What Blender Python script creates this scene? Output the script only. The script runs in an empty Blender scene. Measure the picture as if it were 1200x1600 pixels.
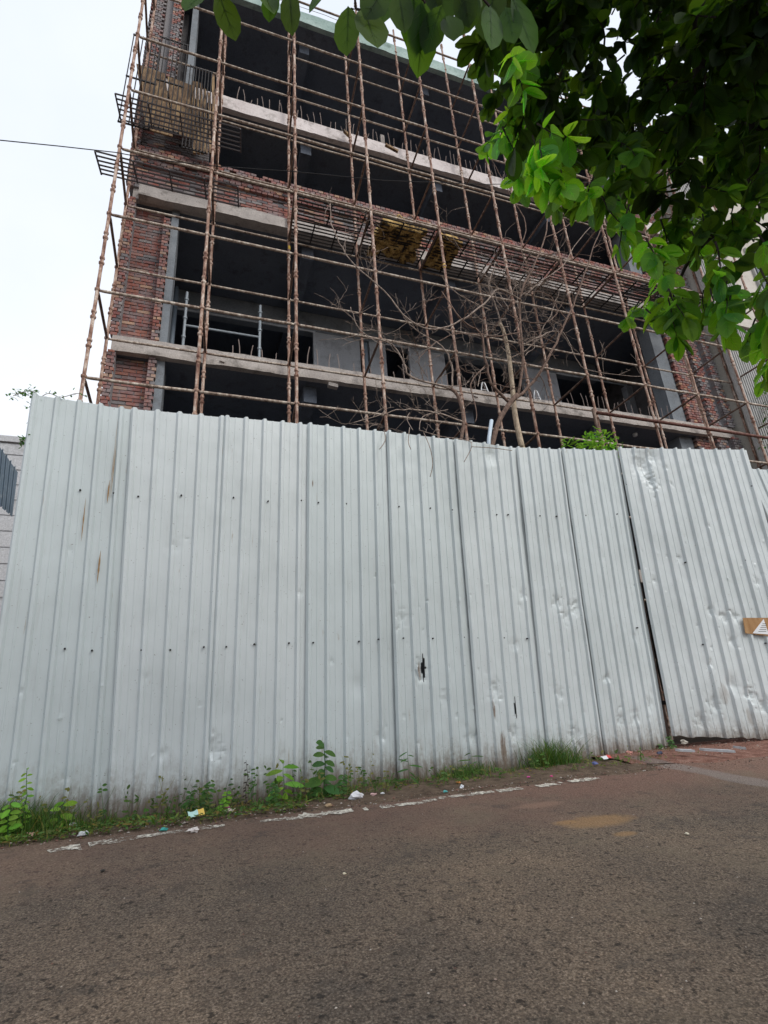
import bpy, math, random
from mathutils import Vector, Matrix, noise
random.seed(7)
C = bpy.context.scene
COL = C.collection
R_ = math.radians
# ------------------------------------------------------------------ camera, world, sun, exposure
F, PI_, RO, YA = 849.0, R_(20.75), R_(-3.84), R_(20.4)
fw = Vector((math.sin(YA)*math.cos(PI_), math.cos(YA)*math.cos(PI_), math.sin(PI_)))
r0 = Vector((math.cos(YA), -math.sin(YA), 0)); u0 = r0.cross(fw)
rt = r0*math.cos(RO)+u0*math.sin(RO); up = u0*math.cos(RO)-r0*math.sin(RO)
cam = bpy.data.objects.new('camera', bpy.data.cameras.new('camera')); COL.objects.link(cam)
M = Matrix((rt, up, -fw)).transposed().to_4x4(); cam.matrix_world = M
cam.data.sensor_fit = 'HORIZONTAL'; cam.data.sensor_width = 36; cam.data.lens = 36*F/1200
cam.data.clip_start = 0.05; cam.data.clip_end = 2000
C.camera = cam

W = bpy.data.worlds.new("World"); C.world = W; W.use_nodes = True
nt = W.node_tree; N = nt.nodes; L = nt.links; N.clear()
out = N.new('ShaderNodeOutputWorld'); bg = N.new('ShaderNodeBackground'); bg.inputs[1].default_value = 0.1
sky = N.new('ShaderNodeTexSky'); sky.sky_type = 'NISHITA'; sky.sun_disc = False
sky.sun_elevation = R_(43.5); sky.sun_rotation = R_(149.5); sky.air_density = 1.2; sky.dust_density = 2.0
tc = N.new('ShaderNodeTexCoord'); nz = N.new('ShaderNodeTexNoise'); nz.inputs['Scale'].default_value = 1.6
nz.inputs['Detail'].default_value = 6; nz.inputs['Roughness'].default_value = .5
mr = N.new('ShaderNodeMapRange'); mr.inputs[1].default_value = .3; mr.inputs[2].default_value = .72
mr.inputs[3].default_value = 0; mr.inputs[4].default_value = 1
cl = N.new('ShaderNodeMix'); cl.data_type = 'RGBA'
cl.inputs[6].default_value = (6.6, 7.2, 8.2, 1); cl.inputs[7].default_value = (8.4, 8.6, 9.0, 1)
mx = N.new('ShaderNodeMix'); mx.data_type = 'RGBA'; mx.inputs[0].default_value = .93
L.new(tc.outputs['Generated'], nz.inputs['Vector']); L.new(nz.outputs[0], mr.inputs[0]); L.new(mr.outputs[0], cl.inputs[0])
L.new(sky.outputs[0], mx.inputs[6]); L.new(cl.outputs[2], mx.inputs[7]); L.new(mx.outputs[2], bg.inputs[0]); L.new(bg.outputs[0], out.inputs[0])
sun = bpy.data.objects.new('sun', bpy.data.lights.new('sun', 'SUN')); COL.objects.link(sun)
sun.data.energy = 1.5; sun.data.angle = R_(25); sun.data.color = (1, .97, .92)
sd = Vector((.5, -.85, .8)).normalized()           # towards the sun, up behind the camera on the left
sun.rotation_euler = sd.to_track_quat('Z', 'Y').to_euler()
C.view_settings.view_transform = 'Standard'; C.view_settings.look = 'None'
C.view_settings.exposure = 0.43; C.view_settings.gamma = 1

# ------------------------------------------------------------------ helpers
def ray(x, y): return fw*F+rt*(x-600)-up*(y-800)
def at(x, y, Y): d = ray(x, y); return d*(Y/d.y)
def atd(x, y, dist): return ray(x, y).normalized()*dist
def clampf(v, a, b): return max(a, min(b, v))
def ground(X, Y):
    z = -1.15+.1*clampf(Y, -3, 5.6)
    if Y > 5.6: z = -.59
    return z
def at_ground(x, y):
    d = ray(x, y); t = -1.15/(d.z-.1*d.y); return d*t

class MB:
    def __init__(s): s.v = []; s.f = []; s.c = []; s.col = (1, 1, 1); s.smooth = False
    def add(s, vs, fs, col=None):
        n = len(s.v); s.v += [tuple(p) for p in vs]
        for f in fs: s.f.append(tuple(i+n for i in f)); s.c.append(col or s.col)
    def box(s, a, b, col=None, jit=0):
        x0, y0, z0 = a; x1, y1, z1 = b
        vs = [(x, y, z) for z in (z0, z1) for x, y in ((x0, y0), (x1, y0), (x1, y1), (x0, y1))]
        if jit: vs = [(x+random.uniform(-jit, jit), y+random.uniform(-jit, jit), z+random.uniform(-jit, jit)) for x, y, z in vs]
        s.add(vs, [(3, 2, 1, 0), (4, 5, 6, 7), (0, 1, 5, 4), (1, 2, 6, 5), (2, 3, 7, 6), (3, 0, 4, 7)], col)
    def obox(s, c, ax, ay, az, col=None):       # centre and three half axes
        c = Vector(c); ax = Vector(ax); ay = Vector(ay); az = Vector(az)
        vs = [c+ax*i+ay*j+az*k for k in (-1, 1) for i, j in ((-1, -1), (1, -1), (1, 1), (-1, 1))]
        s.add(vs, [(3, 2, 1, 0), (4, 5, 6, 7), (0, 1, 5, 4), (1, 2, 6, 5), (2, 3, 7, 6), (3, 0, 4, 7)], col)
    def tube(s, pts, rad, n=8, cap=True, col=None):
        pts = [Vector(p) for p in pts]
        if len(pts) < 2: return
        if not isinstance(rad, (list, tuple)): rad = [rad]*len(pts)
        base = len(s.v); prev = None
        for i, p in enumerate(pts):
            t = (pts[min(i+1, len(pts)-1)]-pts[max(i-1, 0)])
            if t.length < 1e-9: t = Vector((0, 0, 1))
            t.normalize()
            if prev is None:
                a = t.cross(Vector((0, 0, 1)) if abs(t.z) < .9 else Vector((1, 0, 0))).normalized()
            else:
                a = prev-t*prev.dot(t)
                a = a.normalized() if a.length > 1e-6 else t.orthogonal().normalized()
            prev = a; b = t.cross(a)
            for k in range(n):
                w = 2*math.pi*k/n; s.v.append(tuple(p+(a*math.cos(w)+b*math.sin(w))*rad[i]))
        for i in range(len(pts)-1):
            for k in range(n):
                q = (k+1) % n
                s.f.append((base+i*n+k, base+i*n+q, base+(i+1)*n+q, base+(i+1)*n+k)); s.c.append(col or s.col)
        if cap:
            s.f.append(tuple(base+k for k in range(n))[::-1]); s.c.append(col or s.col)
            e = base+(len(pts)-1)*n; s.f.append(tuple(e+k for k in range(n))); s.c.append(col or s.col)
    def build(s, name, mat, parent=None, smooth=False, ang=None):
        me = bpy.data.meshes.new(name); me.from_pydata(s.v, [], s.f)
        ca = me.color_attributes.new('Col', 'FLOAT_COLOR', 'CORNER')
        buf = []
        for p, c in zip(s.f, s.c): buf += [c[0], c[1], c[2], 1.0]*len(p)
        ca.data.foreach_set('color', buf)
        if smooth: me.polygons.foreach_set('use_smooth', [True]*len(me.polygons))
        me.materials.append(mat); me.update()
        o = bpy.data.objects.new(name, me); COL.objects.link(o)
        if parent: o.parent = parent; o.matrix_parent_inverse = parent.matrix_world.inverted()
        return o
def tag(o, label=None, cat=None, group=None, kind=None):
    if label: o['label'] = label
    if cat: o['category'] = cat
    if group: o['group'] = group
    if kind: o['kind'] = kind
    return o
def empty(name, loc, label, cat, group=None):
    o = bpy.data.objects.new(name, None); COL.objects.link(o); o.location = loc; o.empty_display_size = .2
    o.matrix_world = Matrix.Translation(Vector(loc))
    return tag(o, label, cat, group)
def copy_tree(o, parent=None):
    c = o.copy(); COL.objects.link(c); c.parent = parent
    for ch in list(o.children): copy_tree(ch, c)
    return c

# ------------------------------------------------------------------ materials
def ramp(nd, pts):
    cr = nd.color_ramp
    while len(cr.elements) > 1: cr.elements.remove(cr.elements[0])
    cr.elements[0].position = pts[0][0]; cr.elements[0].color = (*pts[0][1], 1)
    for p, c in pts[1:]:
        e = cr.elements.new(p); e.color = (*c, 1)
class Mat:
    def __init__(s, name, rough=.8, metal=0, spec=.4):
        s.m = bpy.data.materials.new(name); s.m.use_nodes = True; s.t = s.m.node_tree; s.N = s.t.nodes; s.L = s.t.links
        s.b = s.N['Principled BSDF']; s.b.inputs['Roughness'].default_value = rough; s.b.inputs['Metallic'].default_value = metal
        s.b.inputs['Specular IOR Level'].default_value = spec
        s.co = s.N.new('ShaderNodeTexCoord').outputs['Object']
    def noise(s, scale, detail=4, rough=.55, vec=None, stretch=None):
        v = vec or s.co
        if stretch:
            mp = s.N.new('ShaderNodeMapping'); mp.inputs['Scale'].default_value = stretch; s.L.new(v, mp.inputs[0]); v = mp.outputs[0]
        n = s.N.new('ShaderNodeTexNoise'); n.inputs['Scale'].default_value = scale; n.inputs['Detail'].default_value = detail
        n.inputs['Roughness'].default_value = rough; s.L.new(v, n.inputs['Vector']); return n.outputs[0]
    def voro(s, scale, feat='F1', out=0):
        n = s.N.new('ShaderNodeTexVoronoi'); n.inputs['Scale'].default_value = scale; n.feature = feat; s.L.new(s.co, n.inputs['Vector']); return n.outputs[out]
    def rampc(s, fac, pts):
        n = s.N.new('ShaderNodeValToRGB'); ramp(n, pts); s.L.new(fac, n.inputs[0]); return n.outputs[0]
    def rng(s, fac, a, b, c=0, d=1):
        n = s.N.new('ShaderNodeMapRange'); 
        for i, v in enumerate((a, b, c, d)): n.inputs[i+1].default_value = v
        s.L.new(fac, n.inputs[0]); return n.outputs[0]
    def mix(s, fac, a, b, mode='MIX'):
        n = s.N.new('ShaderNodeMix'); n.data_type = 'RGBA'; n.blend_type = mode
        for i, v in ((0, fac), (6, a), (7, b)):
            if isinstance(v, bpy.types.NodeSocket): s.L.new(v, n.inputs[i])
            elif i == 0: n.inputs[0].default_value = v
            else: n.inputs[i].default_value = (*v, 1)
        return n.outputs[2]
    def math(s, op, a, b=0):
        n = s.N.new('ShaderNodeMath'); n.operation = op
        for i, v in enumerate((a, b)):
            if isinstance(v, bpy.types.NodeSocket): s.L.new(v, n.inputs[i])
            else: n.inputs[i].default_value = v
        return n.outputs[0]
    def pos(s):
        n = s.N.new('ShaderNodeSeparateXYZ'); g = s.N.new('ShaderNodeNewGeometry'); s.L.new(g.outputs['Position'], n.inputs[0]); return n.outputs
    def attr(s): n = s.N.new('ShaderNodeVertexColor'); n.layer_name = 'Col'; return n.outputs[0]
    def rand(s): return s.N.new('ShaderNodeObjectInfo').outputs['Random']
    def color(s, c):
        if isinstance(c, bpy.types.NodeSocket): s.L.new(c, s.b.inputs['Base Color'])
        else: s.b.inputs['Base Color'].default_value = (*c, 1)
        return s
    def bump(s, h, st=.5, dist=.01):
        n = s.N.new('ShaderNodeBump'); n.inputs['Strength'].default_value = st; n.inputs['Distance'].default_value = dist
        s.L.new(h, n.inputs['Height']); s.L.new(n.outputs[0], s.b.inputs['Normal']); return s

def m_concrete(name, c1, c2, stain=(.12, .105, .09), sc=1.5):
    m = Mat(name, .9)
    a = m.rampc(m.noise(sc, 7, .65), [(.3, c1), (.7, c2)])
    st = m.rng(m.noise(3.2, 8, .7), .52, .66)
    a = m.mix(m.math('MULTIPLY', st, .7), a, stain)
    f = m.noise(45, 3); a = m.mix(.35, a, m.rampc(f, [(.3, (.3, .3, .3)), (.7, (.75, .75, .75))]), 'OVERLAY')
    return m.color(a).bump(m.noise(22, 6, .7), .6, .012).m
M_conc = m_concrete('concrete_edge', (.34, .30, .275), (.52, .47, .43))
M_concpink = m_concrete('concrete_edge_pinkish', (.58, .51, .49), (.8, .73, .7), (.25, .22, .2))
M_soffit = m_concrete('dark_soffit_concrete', (.09, .105, .135), (.15, .17, .205), (.06, .066, .08), .8)  # dark bluish colour stands in for the shade under the floors
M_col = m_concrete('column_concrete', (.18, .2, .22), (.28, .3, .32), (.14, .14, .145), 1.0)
M_plaster = m_concrete('grey_plaster', (.42, .43, .45), (.56, .57, .59), (.3, .3, .31), 1.1)
M_green = m_concrete('roof_edge_greenish', (.22, .32, .29), (.4, .5, .46), (.12, .17, .15), 2)
def m_brick():
    m = Mat('brick', .92)
    a = m.attr()
    a = m.mix(.5, a, m.rampc(m.noise(35, 5, .6), [(.3, (.28, .28, .28)), (.7, (.72, .72, .72))]), 'OVERLAY')
    sm = m.rng(m.noise(3.2, 8, .75), .44, .62)
    a = m.mix(m.math('MULTIPLY', sm, .6), a, (.27, .26, .265))
    return m.color(a).bump(m.noise(60, 4), .6, .006).m
M_brick = m_brick()
M_mortar = m_concrete('mortar_wall', (.13, .12, .125), (.22, .205, .2), (.07, .065, .06), 4)
def m_pole(name, c1, c2, c3):
    m = Mat(name, .75, .0, .3)
    a = m.rampc(m.noise(5, 6, .7, stretch=(3, 3, 1)), [(.36, c1), (.5, c2), (.66, c3)])
    a = m.mix(m.rng(m.noise(30, 3), .55, .7, 0, .6), a, (.09, .04, .028))
    return m.color(a).bump(m.noise(60, 3), .3, .003).m
M_pole = m_pole('rusty_tube', (.14, .062, .045), (.37, .225, .165), (.68, .57, .48))
M_ledg = m_pole('worn_ledger_tube', (.16, .11, .085), (.38, .3, .24), (.66, .59, .5))
M_dark = m_pole('dark_tube', (.08, .05, .04), (.17, .11, .085), (.3, .22, .17))
M_rodsteel = Mat('black_rod_steel', .6, .2).color((.02, .016, .015)).m
M_rodlight = Mat('weathered_rod_steel', .6, .2).color((.11, .10, .105)).m
M_rebar = Mat('rebar_rust', .9).color((.34, .27, .24)).m
M_yellow = Mat('yellow_paint', .6).color((.7, .45, .04)).m
M_galv = Mat('galvanised_post', .55, .3).color((.38, .42, .45)).m

def m_sheet(name, base1, base2, extra=True):
    m = Mat(name, .42, .0, .45)
    P = m.pos()
    a = m.mix(m.rand(), base1, base2)
    # broad washed tone differences and fine vertical rain streaks
    a = m.mix(m.rng(m.noise(1.1, 5, .6), .45, .68, 0, .4), a, (base1[0]*.78, base1[1]*.78, base1[2]*.77))
    st = m.noise(9, 6, .65, stretch=(2.2, 2.2, .12))
    a = m.mix(m.rng(st, .56, .76, 0, .28), a, (.36, .365, .35))
    # mud splash rising from the soil, broken outline
    h = m.math('ADD', P[2], m.math('MULTIPLY', m.noise(4, 7, .7, stretch=(3, 3, 1)), -.85))
    mud = m.rng(h, -1.12, -.62, 1, 0)
    spk = m.rng(m.noise(26, 5, .7), .4, .6)
    a = m.mix(m.math('MULTIPLY', mud, m.math('ADD', m.math('MULTIPLY', spk, .6), .35)), a, (.2, .16, .12))
    mud2 = m.rng(m.math('ADD', P[2], m.math('MULTIPLY', m.noise(7, 8, .75, stretch=(3, 3, .5)), -.55)), -.86, -.66, 1, 0)
    a = m.mix(m.math('MULTIPLY', mud2, .85), a, (.13, .09, .06))
    for (px, py, rx, rz) in ((787, 1168, .05, .22), (768, 1108, .022, .13), (650, 1050, .03, .12), (480, 772, .012, .05), (1125, 1085, .1, .16), (1160, 1120, .05, .14)):
        g_ = ray(px, py)*(5.8/ray(px, py).y)
        dx = m.math('DIVIDE', m.math('SUBTRACT', P[0], g_.x), rx); dz = m.math('DIVIDE', m.math('SUBTRACT', P[2], g_.z), rz)
        d = m.math('ADD', m.math('ADD', m.math('MULTIPLY', dx, dx), m.math('MULTIPLY', dz, dz)), m.math('MULTIPLY', m.noise(22, 6, .75, stretch=(2, 2, .4)), 2.4))
        a = m.mix(m.rng(d, 1.3, 2.0, .85 if px < 900 else .4, 0), a, (.17, .11, .07))
    # small brown drips
    dr = m.rng(m.noise(14, 4, .6, stretch=(1.6, 1.6, .14)), .7, .76)
    a = m.mix(m.math('MULTIPLY', dr, .55), a, (.27, .19, .11))
    sp = m.rng(m.noise(55, 2, .5), .71, .74)
    a = m.mix(m.math('MULTIPLY', sp, .6), a, (.12, .1, .085))
    m.L.new(m.rng(m.noise(6, 5), .3, .7, .3, .55), m.b.inputs['Roughness'])
    return m.color(a).bump(m.noise(5, 3, .5), .12, .02).m
M_sheet = m_sheet('white_coated_sheet', (.55, .605, .61), (.63, .67, .675))
M_bluesheet = m_sheet('blue_grey_sheet', (.06, .09, .12), (.07, .1, .13))
M_screw = Mat('screw_head', .5, .3).color((.02, .02, .02)).m
M_rustmark = Mat('rust_mark', .9).color((.3, .19, .09)).m

def cement_mask(m, P, a):
    g0 = at_ground(985, 1183); g1 = at_ground(1270, 1240); d = (g1-g0); ln_ = math.hypot(d.x, d.y); ux, uy = d.x/ln_, d.y/ln_
    rx = m.math('SUBTRACT', P[0], g0.x); ry = m.math('SUBTRACT', P[1], g0.y)
    al = m.math('ADD', m.math('MULTIPLY', rx, ux), m.math('MULTIPLY', ry, uy))
    ac = m.math('ABSOLUTE', m.math('SUBTRACT', m.math('MULTIPLY', rx, uy), m.math('MULTIPLY', ry, ux)))
    e = m.math('ADD', ac, m.math('MULTIPLY', m.noise(2.5, 6, .65), .3))
    f = m.math('MULTIPLY', m.rng(e, .24, .31, .75, 0), m.rng(al, -.1, .1, 0, 1))
    return m.mix(f, a, m.mix(m.rng(m.noise(60, 4, .7), .3, .7), (.17, .13, .11), (.34, .29, .26)))
def m_asphalt():
    m = Mat('worn_asphalt', .88, 0, .3)
    P = m.pos()
    n1 = m.noise(100, 6, .8); v = m.voro(55); v2 = m.voro(120, out=1)
    ag = m.rampc(n1, [(.36, (.02, .016, .014)), (.46, (.11, .088, .072)), (.55, (.23, .188, .155)), (.64, (.55, .47, .4))])
    ag = m.mix(.35, ag, m.rampc(v2, [(.2, (.06, .045, .038)), (.6, (.2, .16, .13)), (.9, (.4, .35, .3))]))
    ag = m.mix(m.rng(m.noise(28, 3, .6), .58, .66, 0, .85), ag, (.03, .024, .02))
    big = m.rampc(m.noise(.8, 6, .65), [(.32, (.2, .185, .165)), (.5, (.39, .34, .28)), (.68, (.6, .51, .4))])
    a = m.mix(.75, ag, big, 'OVERLAY')
    # reddish earth washed over the edge of the lane
    e = m.math('ADD', P[1], m.math('MULTIPLY', m.noise(1.3, 6, .65), 2.2))
    a = m.mix(m.math('MULTIPLY', m.rng(e, 4.6, 5.7, 0, .9), m.rng(m.math('ADD', P[0], m.math('MULTIPLY', m.noise(1.1, 5, .6), 2)), 1.0, 4.5, .45, 1)), a, m.mix(m.rng(m.noise(70, 4, .7), .35, .65), (.12, .062, .045), (.30, .175, .13)))
    a = m.mix(m.rng(m.noise(4.5, 7, .7), .56, .66, 0, .5), a, (.06, .05, .042))
    # olive brown dusty patches
    a = m.mix(m.rng(m.noise(1.7, 5, .7), .54, .72, 0, .5), a, (.2, .155, .105))
    # yellow sand stain and its two crumbs
    for (px, py, rx, ry) in ((935, 1283, .32, .14), (975, 1303, .1, .05), (885, 1285, .12, .05), (840, 1258, .26, .08)):
        g = at_ground(px, py)
        dx = m.math('DIVIDE', m.math('SUBTRACT', P[0], g.x), rx); dy = m.math('DIVIDE', m.math('SUBTRACT', P[1], g.y), ry)
        d = m.math('ADD', m.math('MULTIPLY', dx, dx), m.math('MULTIPLY', dy, dy))
        d = m.math('ADD', d, m.math('MULTIPLY', m.noise(9, 5, .7), 1.6))
        a = m.mix(m.rng(d, 1.1, 2.0, .7, 0), a, (.34, .2, .09) if py != 1258 else (.28, .17, .12))
    a = cement_mask(m, P, a)
    hgt = m.math('ADD', m.noise(70, 5, .8), m.math('MULTIPLY', v, .8))
    return m.color(a).bump(hgt, 1.0, .012).m
M_asph = m_asphalt()
def m_soil(name, c1, c2, c3, cem=False):
    m = Mat(name, .95, 0, .15)
    a = m.rampc(m.noise(9, 8, .75), [(.3, c1), (.5, c2), (.7, c3)])
    a = m.mix(.5, a, m.rampc(m.noise(90, 4, .8), [(.3, (.2, .2, .2)), (.7, (.8, .8, .8))]), 'OVERLAY')
    if cem: a = cement_mask(m, m.pos(), a)
    return m.color(a).bump(m.noise(50, 6, .8), 1, .03).m
M_soil = m_soil('verge_soil', (.08, .055, .038), (.17, .12, .085), (.28, .2, .14))
M_redsoil = m_soil('red_earth', (.14, .065, .048), (.28, .14, .105), (.42, .26, .2), True)
M_plot = m_soil('plot_earth', (.05, .04, .03), (.09, .07, .055), (.13, .1, .08))
def m_paint():
    m = Mat('worn_white_paint', .85)
    a = m.rampc(m.noise(30, 6, .75), [(.40, (.2, .15, .12)), (.50, (.55, .5, .42)), (.62, (.78, .74, .64))])
    m.color(a)
    al = m.rng(m.math('ADD', m.math('MULTIPLY', m.noise(24, 7, .8), .7), m.math('MULTIPLY', m.noise(5, 4, .6), .45)), .5, .6, 0, 1)
    m.L.new(al, m.b.inputs['Alpha']); return m.m
M_line = m_paint()
M_cement = m_concrete('cement_smear', (.2, .16, .14), (.32, .27, .24), (.18, .1, .08), 6)
def m_leaf(name, c, tr, rnd=.5, w=.5):
    m = Mat(name, .55, 0, .25)
    at_ = m.attr(); base = m.mix(1.0, at_, c, 'MULTIPLY'); trc = m.mix(1.0, at_, tr, 'MULTIPLY')
    vn = m.rampc(m.noise(40, 3), [(.3, (.38, .38, .38)), (.7, (.62, .62, .62))])
    base = m.mix(.6, base, vn, 'OVERLAY')
    m.color(base)
    t = m.N.new('ShaderNodeBsdfTranslucent'); m.L.new(trc, t.inputs[0])
    mixs = m.N.new('ShaderNodeMixShader'); mixs.inputs[0].default_value = w
    m.L.new(m.b.outputs[0], mixs.inputs[1]); m.L.new(t.outputs[0], mixs.inputs[2])
    m.L.new(mixs.outputs[0], m.N['Material Output'].inputs[0]); return m.m
M_leaf = m_leaf('canopy_leaf', (.022, .062, .02), (.31, .60, .03), w=.42)
M_grass = m_leaf('grass_blade', (.075, .15, .032), (.15, .3, .045), w=.3)
M_weed = m_leaf('weed_leaf', (.06, .14, .04), (.12, .3, .05), w=.3)
M_bright = m_leaf('bright_leaf', (.2, .4, .05), (.3, .6, .06), w=.45)
def m_bark(name, c1, c2):
    m = Mat(name, .9); a = m.rampc(m.noise(16, 7, .7, stretch=(2, 2, .6)), [(.35, c1), (.65, c2)])
    return m.color(a).bump(m.noise(50, 5, .7), .7, .008).m
M_bark = m_bark('brown_bark', (.08, .05, .038), (.26, .17, .13))
M_twig = m_bark('dry_twig', (.13, .09, .07), (.45, .36, .3))
M_pale = m_bark('peeled_pale_wood', (.3, .22, .15), (.66, .54, .4))
M_darkbark = m_bark('dark_bark', (.018, .013, .01), (.045, .035, .028))  # very dark brown, for the big tree's wood and dry weed stalks
def m_ply(name, c1, c2, c3):
    m = Mat(name, .8)
    a = m.rampc(m.noise(4, 7, .7, stretch=(4, 4, .8)), [(.35, c1), (.5, c2), (.68, c3)])
    return m.color(a).bump(m.noise(30, 4), .4, .005).m
M_ply = m_ply('stained_plywood', (.05, .033, .02), (.2, .12, .065), (.46, .31, .15))
M_card = m_ply('cardboard', (.26, .13, .05), (.36, .2, .085), (.42, .25, .12))
def m_sack():
    m = Mat('yellow_sacking', .95)
    a = m.rampc(m.noise(6, 7, .75), [(.42, (.04, .028, .015)), (.5, (.36, .22, .07)), (.66, (.72, .52, .22))])
    return m.color(a).bump(m.noise(30, 5), 1, .02).m
M_sack = m_sack()
def flat(name, c, r=.6): return Mat(name, r).color(c).m
M_white = flat('white_plastic', (.75, .76, .78), .4)
M_cream = m_concrete('cream_render', (.5, .46, .4), (.6, .56, .5), (.42, .38, .33), .6)
M_fin = m_concrete('grey_fin_panel', (.36, .36, .35), (.48, .47, .45), (.3, .3, .29), 1)
M_block = m_concrete('block_wall', (.42, .42, .43), (.52, .52, .53), (.36, .36, .36), .8)
M_glass = Mat('dark_glass', .15, 0, .6).color((.05, .06, .07)).m
M_black = flat('black_cable', (.012, .012, .013), .6)
M_pipe = flat('blue_grey_pipe', (.3, .36, .42), .45)

# ------------------------------------------------------------------ ground, road, verge
def struct(name, mb, mat): return tag(mb.build(name, mat), kind='structure')
def sheet_strip(Y0, Y1, X0, X1, dz, nx, ny, wob=0, mb=None):
    mb = mb or MB(); vs = []; 
    for j in range(ny+1):
        for i in range(nx+1):
            X = X0+(X1-X0)*i/nx; Y = Y0+(Y1-Y0)*j/ny
            if wob and j in (0, ny): Y += wob*(noise.noise(Vector((X*2.3, j*7.7, 0)))+.5*noise.noise(Vector((X*7, j*3, 4))))
            vs.append((X, Y, ground(X, Y)+dz))
    mb.add(vs, [(j*(nx+1)+i, j*(nx+1)+i+1, (j+1)*(nx+1)+i+1, (j+1)*(nx+1)+i) for j in range(ny) for i in range(nx)])
    return mb
g = MB()
ys = [-400, -60, -12, -3, 0, 2, 4, 5.6, 8, 20, 80, 400]; xs = [-400, -60, -12, -4, 0, 4, 8, 14, 60, 400]
g.add([(x, y, ground(x, y)-.1) for y in ys for x in xs], [(j*len(xs)+i, j*len(xs)+i+1, (j+1)*len(xs)+i+1, (j+1)*len(xs)+i) for j in range(len(ys)-1) for i in range(len(xs)-1)])
struct('ground', g, M_plot)
rd = MB(); ys = [-6, -3, 0, 1, 2, 3, 4, 4.6, 5.0, 5.59]; xs = [-60, -20, -5, 0, 5, 20, 60]
rd.add([(x, y, ground(x, y)-(.07 if y > 5.3 else 0)) for y in ys for x in xs], [(j*len(xs)+i, j*len(xs)+i+1, (j+1)*len(xs)+i+1, (j+1)*len(xs)+i) for j in range(len(ys)-1) for i in range(len(xs)-1)])
struct('road', rd, M_asph)
# soil verge between the lane edge and the hoarding
def vs_(X): return .05+.045*clampf((1.8-X)/1.5, 0, 1)
vg = MB(); nx = 300; rows = 9; vs = []
for j in range(rows):
    for i in range(nx+1):
        X = -9+i*.055; t = j/(rows-1)
        Ye = 4.84+.06*noise.noise(Vector((X*1.5, 0, 1)))+.03*noise.noise(Vector((X*6, 0, 2)))
        Ya = 5.9+.063*X*.9
        Y = Ye+(Ya-Ye)*t
        z = ground(X, Y)+.008+.014*math.sin(min(1, t*4)*math.pi*.5)-vs_(X)*t+.022*min(1, t*3)*(noise.noise(Vector((X*5, Y*5, 0)))+.5*noise.noise(Vector((X*13, Y*13, 3))))
        if X > 4.5: z -= .05*min(1, (X-4.5)/.9)
        vs.append((X, Y, z if j else ground(X, Y)-.004))
vg.add(vs, [(j*(nx+1)+i, j*(nx+1)+i+1, (j+1)*(nx+1)+i+1, (j+1)*(nx+1)+i) for j in range(rows-1) for i in range(nx)])
struct('verge', vg, M_soil).data.polygons.foreach_set('use_smooth', [True]*len(vg.f))
# red earth apron in front of the gate
ra = MB(); vs = []; n = 40
for j in range(14):
    for i in range(n+1):
        X = 4.6+i*.2; t = j/13
        Y0_ = 4.9+.25*noise.noise(Vector((X*1.2, 5, 0)))+max(0, 5.4-X)*.45
        Y = Y0_+(6.3-Y0_)*t
        vs.append((X, Y, ground(X, Y)+(.008 if j else -.003)+.03*min(1, t*4)*(.6+noise.noise(Vector((X*4, Y*4, 9))))*(1-clampf((Y-5.2)*3, 0, 1)*.9)))
ra.add(vs, [(j*(n+1)+i, j*(n+1)+i+1, (j+1)*(n+1)+i+1, (j+1)*(n+1)+i) for j in range(13) for i in range(n)])
struct('dirt_apron', ra, M_redsoil).data.polygons.foreach_set('use_smooth', [True]*len(ra.f))
# worn painted edge line in broken lengths
ln = MB()
LP = [(72, 1333, .03), (84, 1330, .05), (110, 1326, .075), (160, 1317, .07), (235, 1306, .045), (300, 1297, .05), (375, 1287, .035), (440, 1281, .04), (480, 1276, .08), (533, 1269, .06), (655, 1255, .045), (700, 1246, .045), (775, 1237, .055), (850, 1228, .06), (935, 1216, .06)]
LG = [(at_ground(x, y), w) for x, y, w in LP]
for i in range(len(LG)-1):
    a, wa = LG[i]; b, wb = LG[i+1]; n = max(3, int((b-a).length/.012)); d = b-a; nn = Vector((-d.y, d.x, 0)).normalized()
    for k in range(n):
        def pt(k_, side):
            c = a+d*k_/n; w = wa+(wb-wa)*k_/n; nz_ = noise.noise(Vector((c.x*11, side*9, 0)))+.8*noise.noise(Vector((c.x*37, side*5, 3)))
            q = c+nn*side*w*(.8+.75*nz_); return (q.x, q.y, ground(q.x, q.y)+.005)
        c = a+d*k/n
        if noise.noise(Vector((c.x*3.1, 4, 0)))+.6*noise.noise(Vector((c.x*13, 1, 0))) < -.16: continue
        ln.add([pt(k, -1), pt(k+1, -1), pt(k+1, 1), pt(k, 1)], [(0, 1, 2, 3)])
struct('road_marking', ln, M_line)
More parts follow.
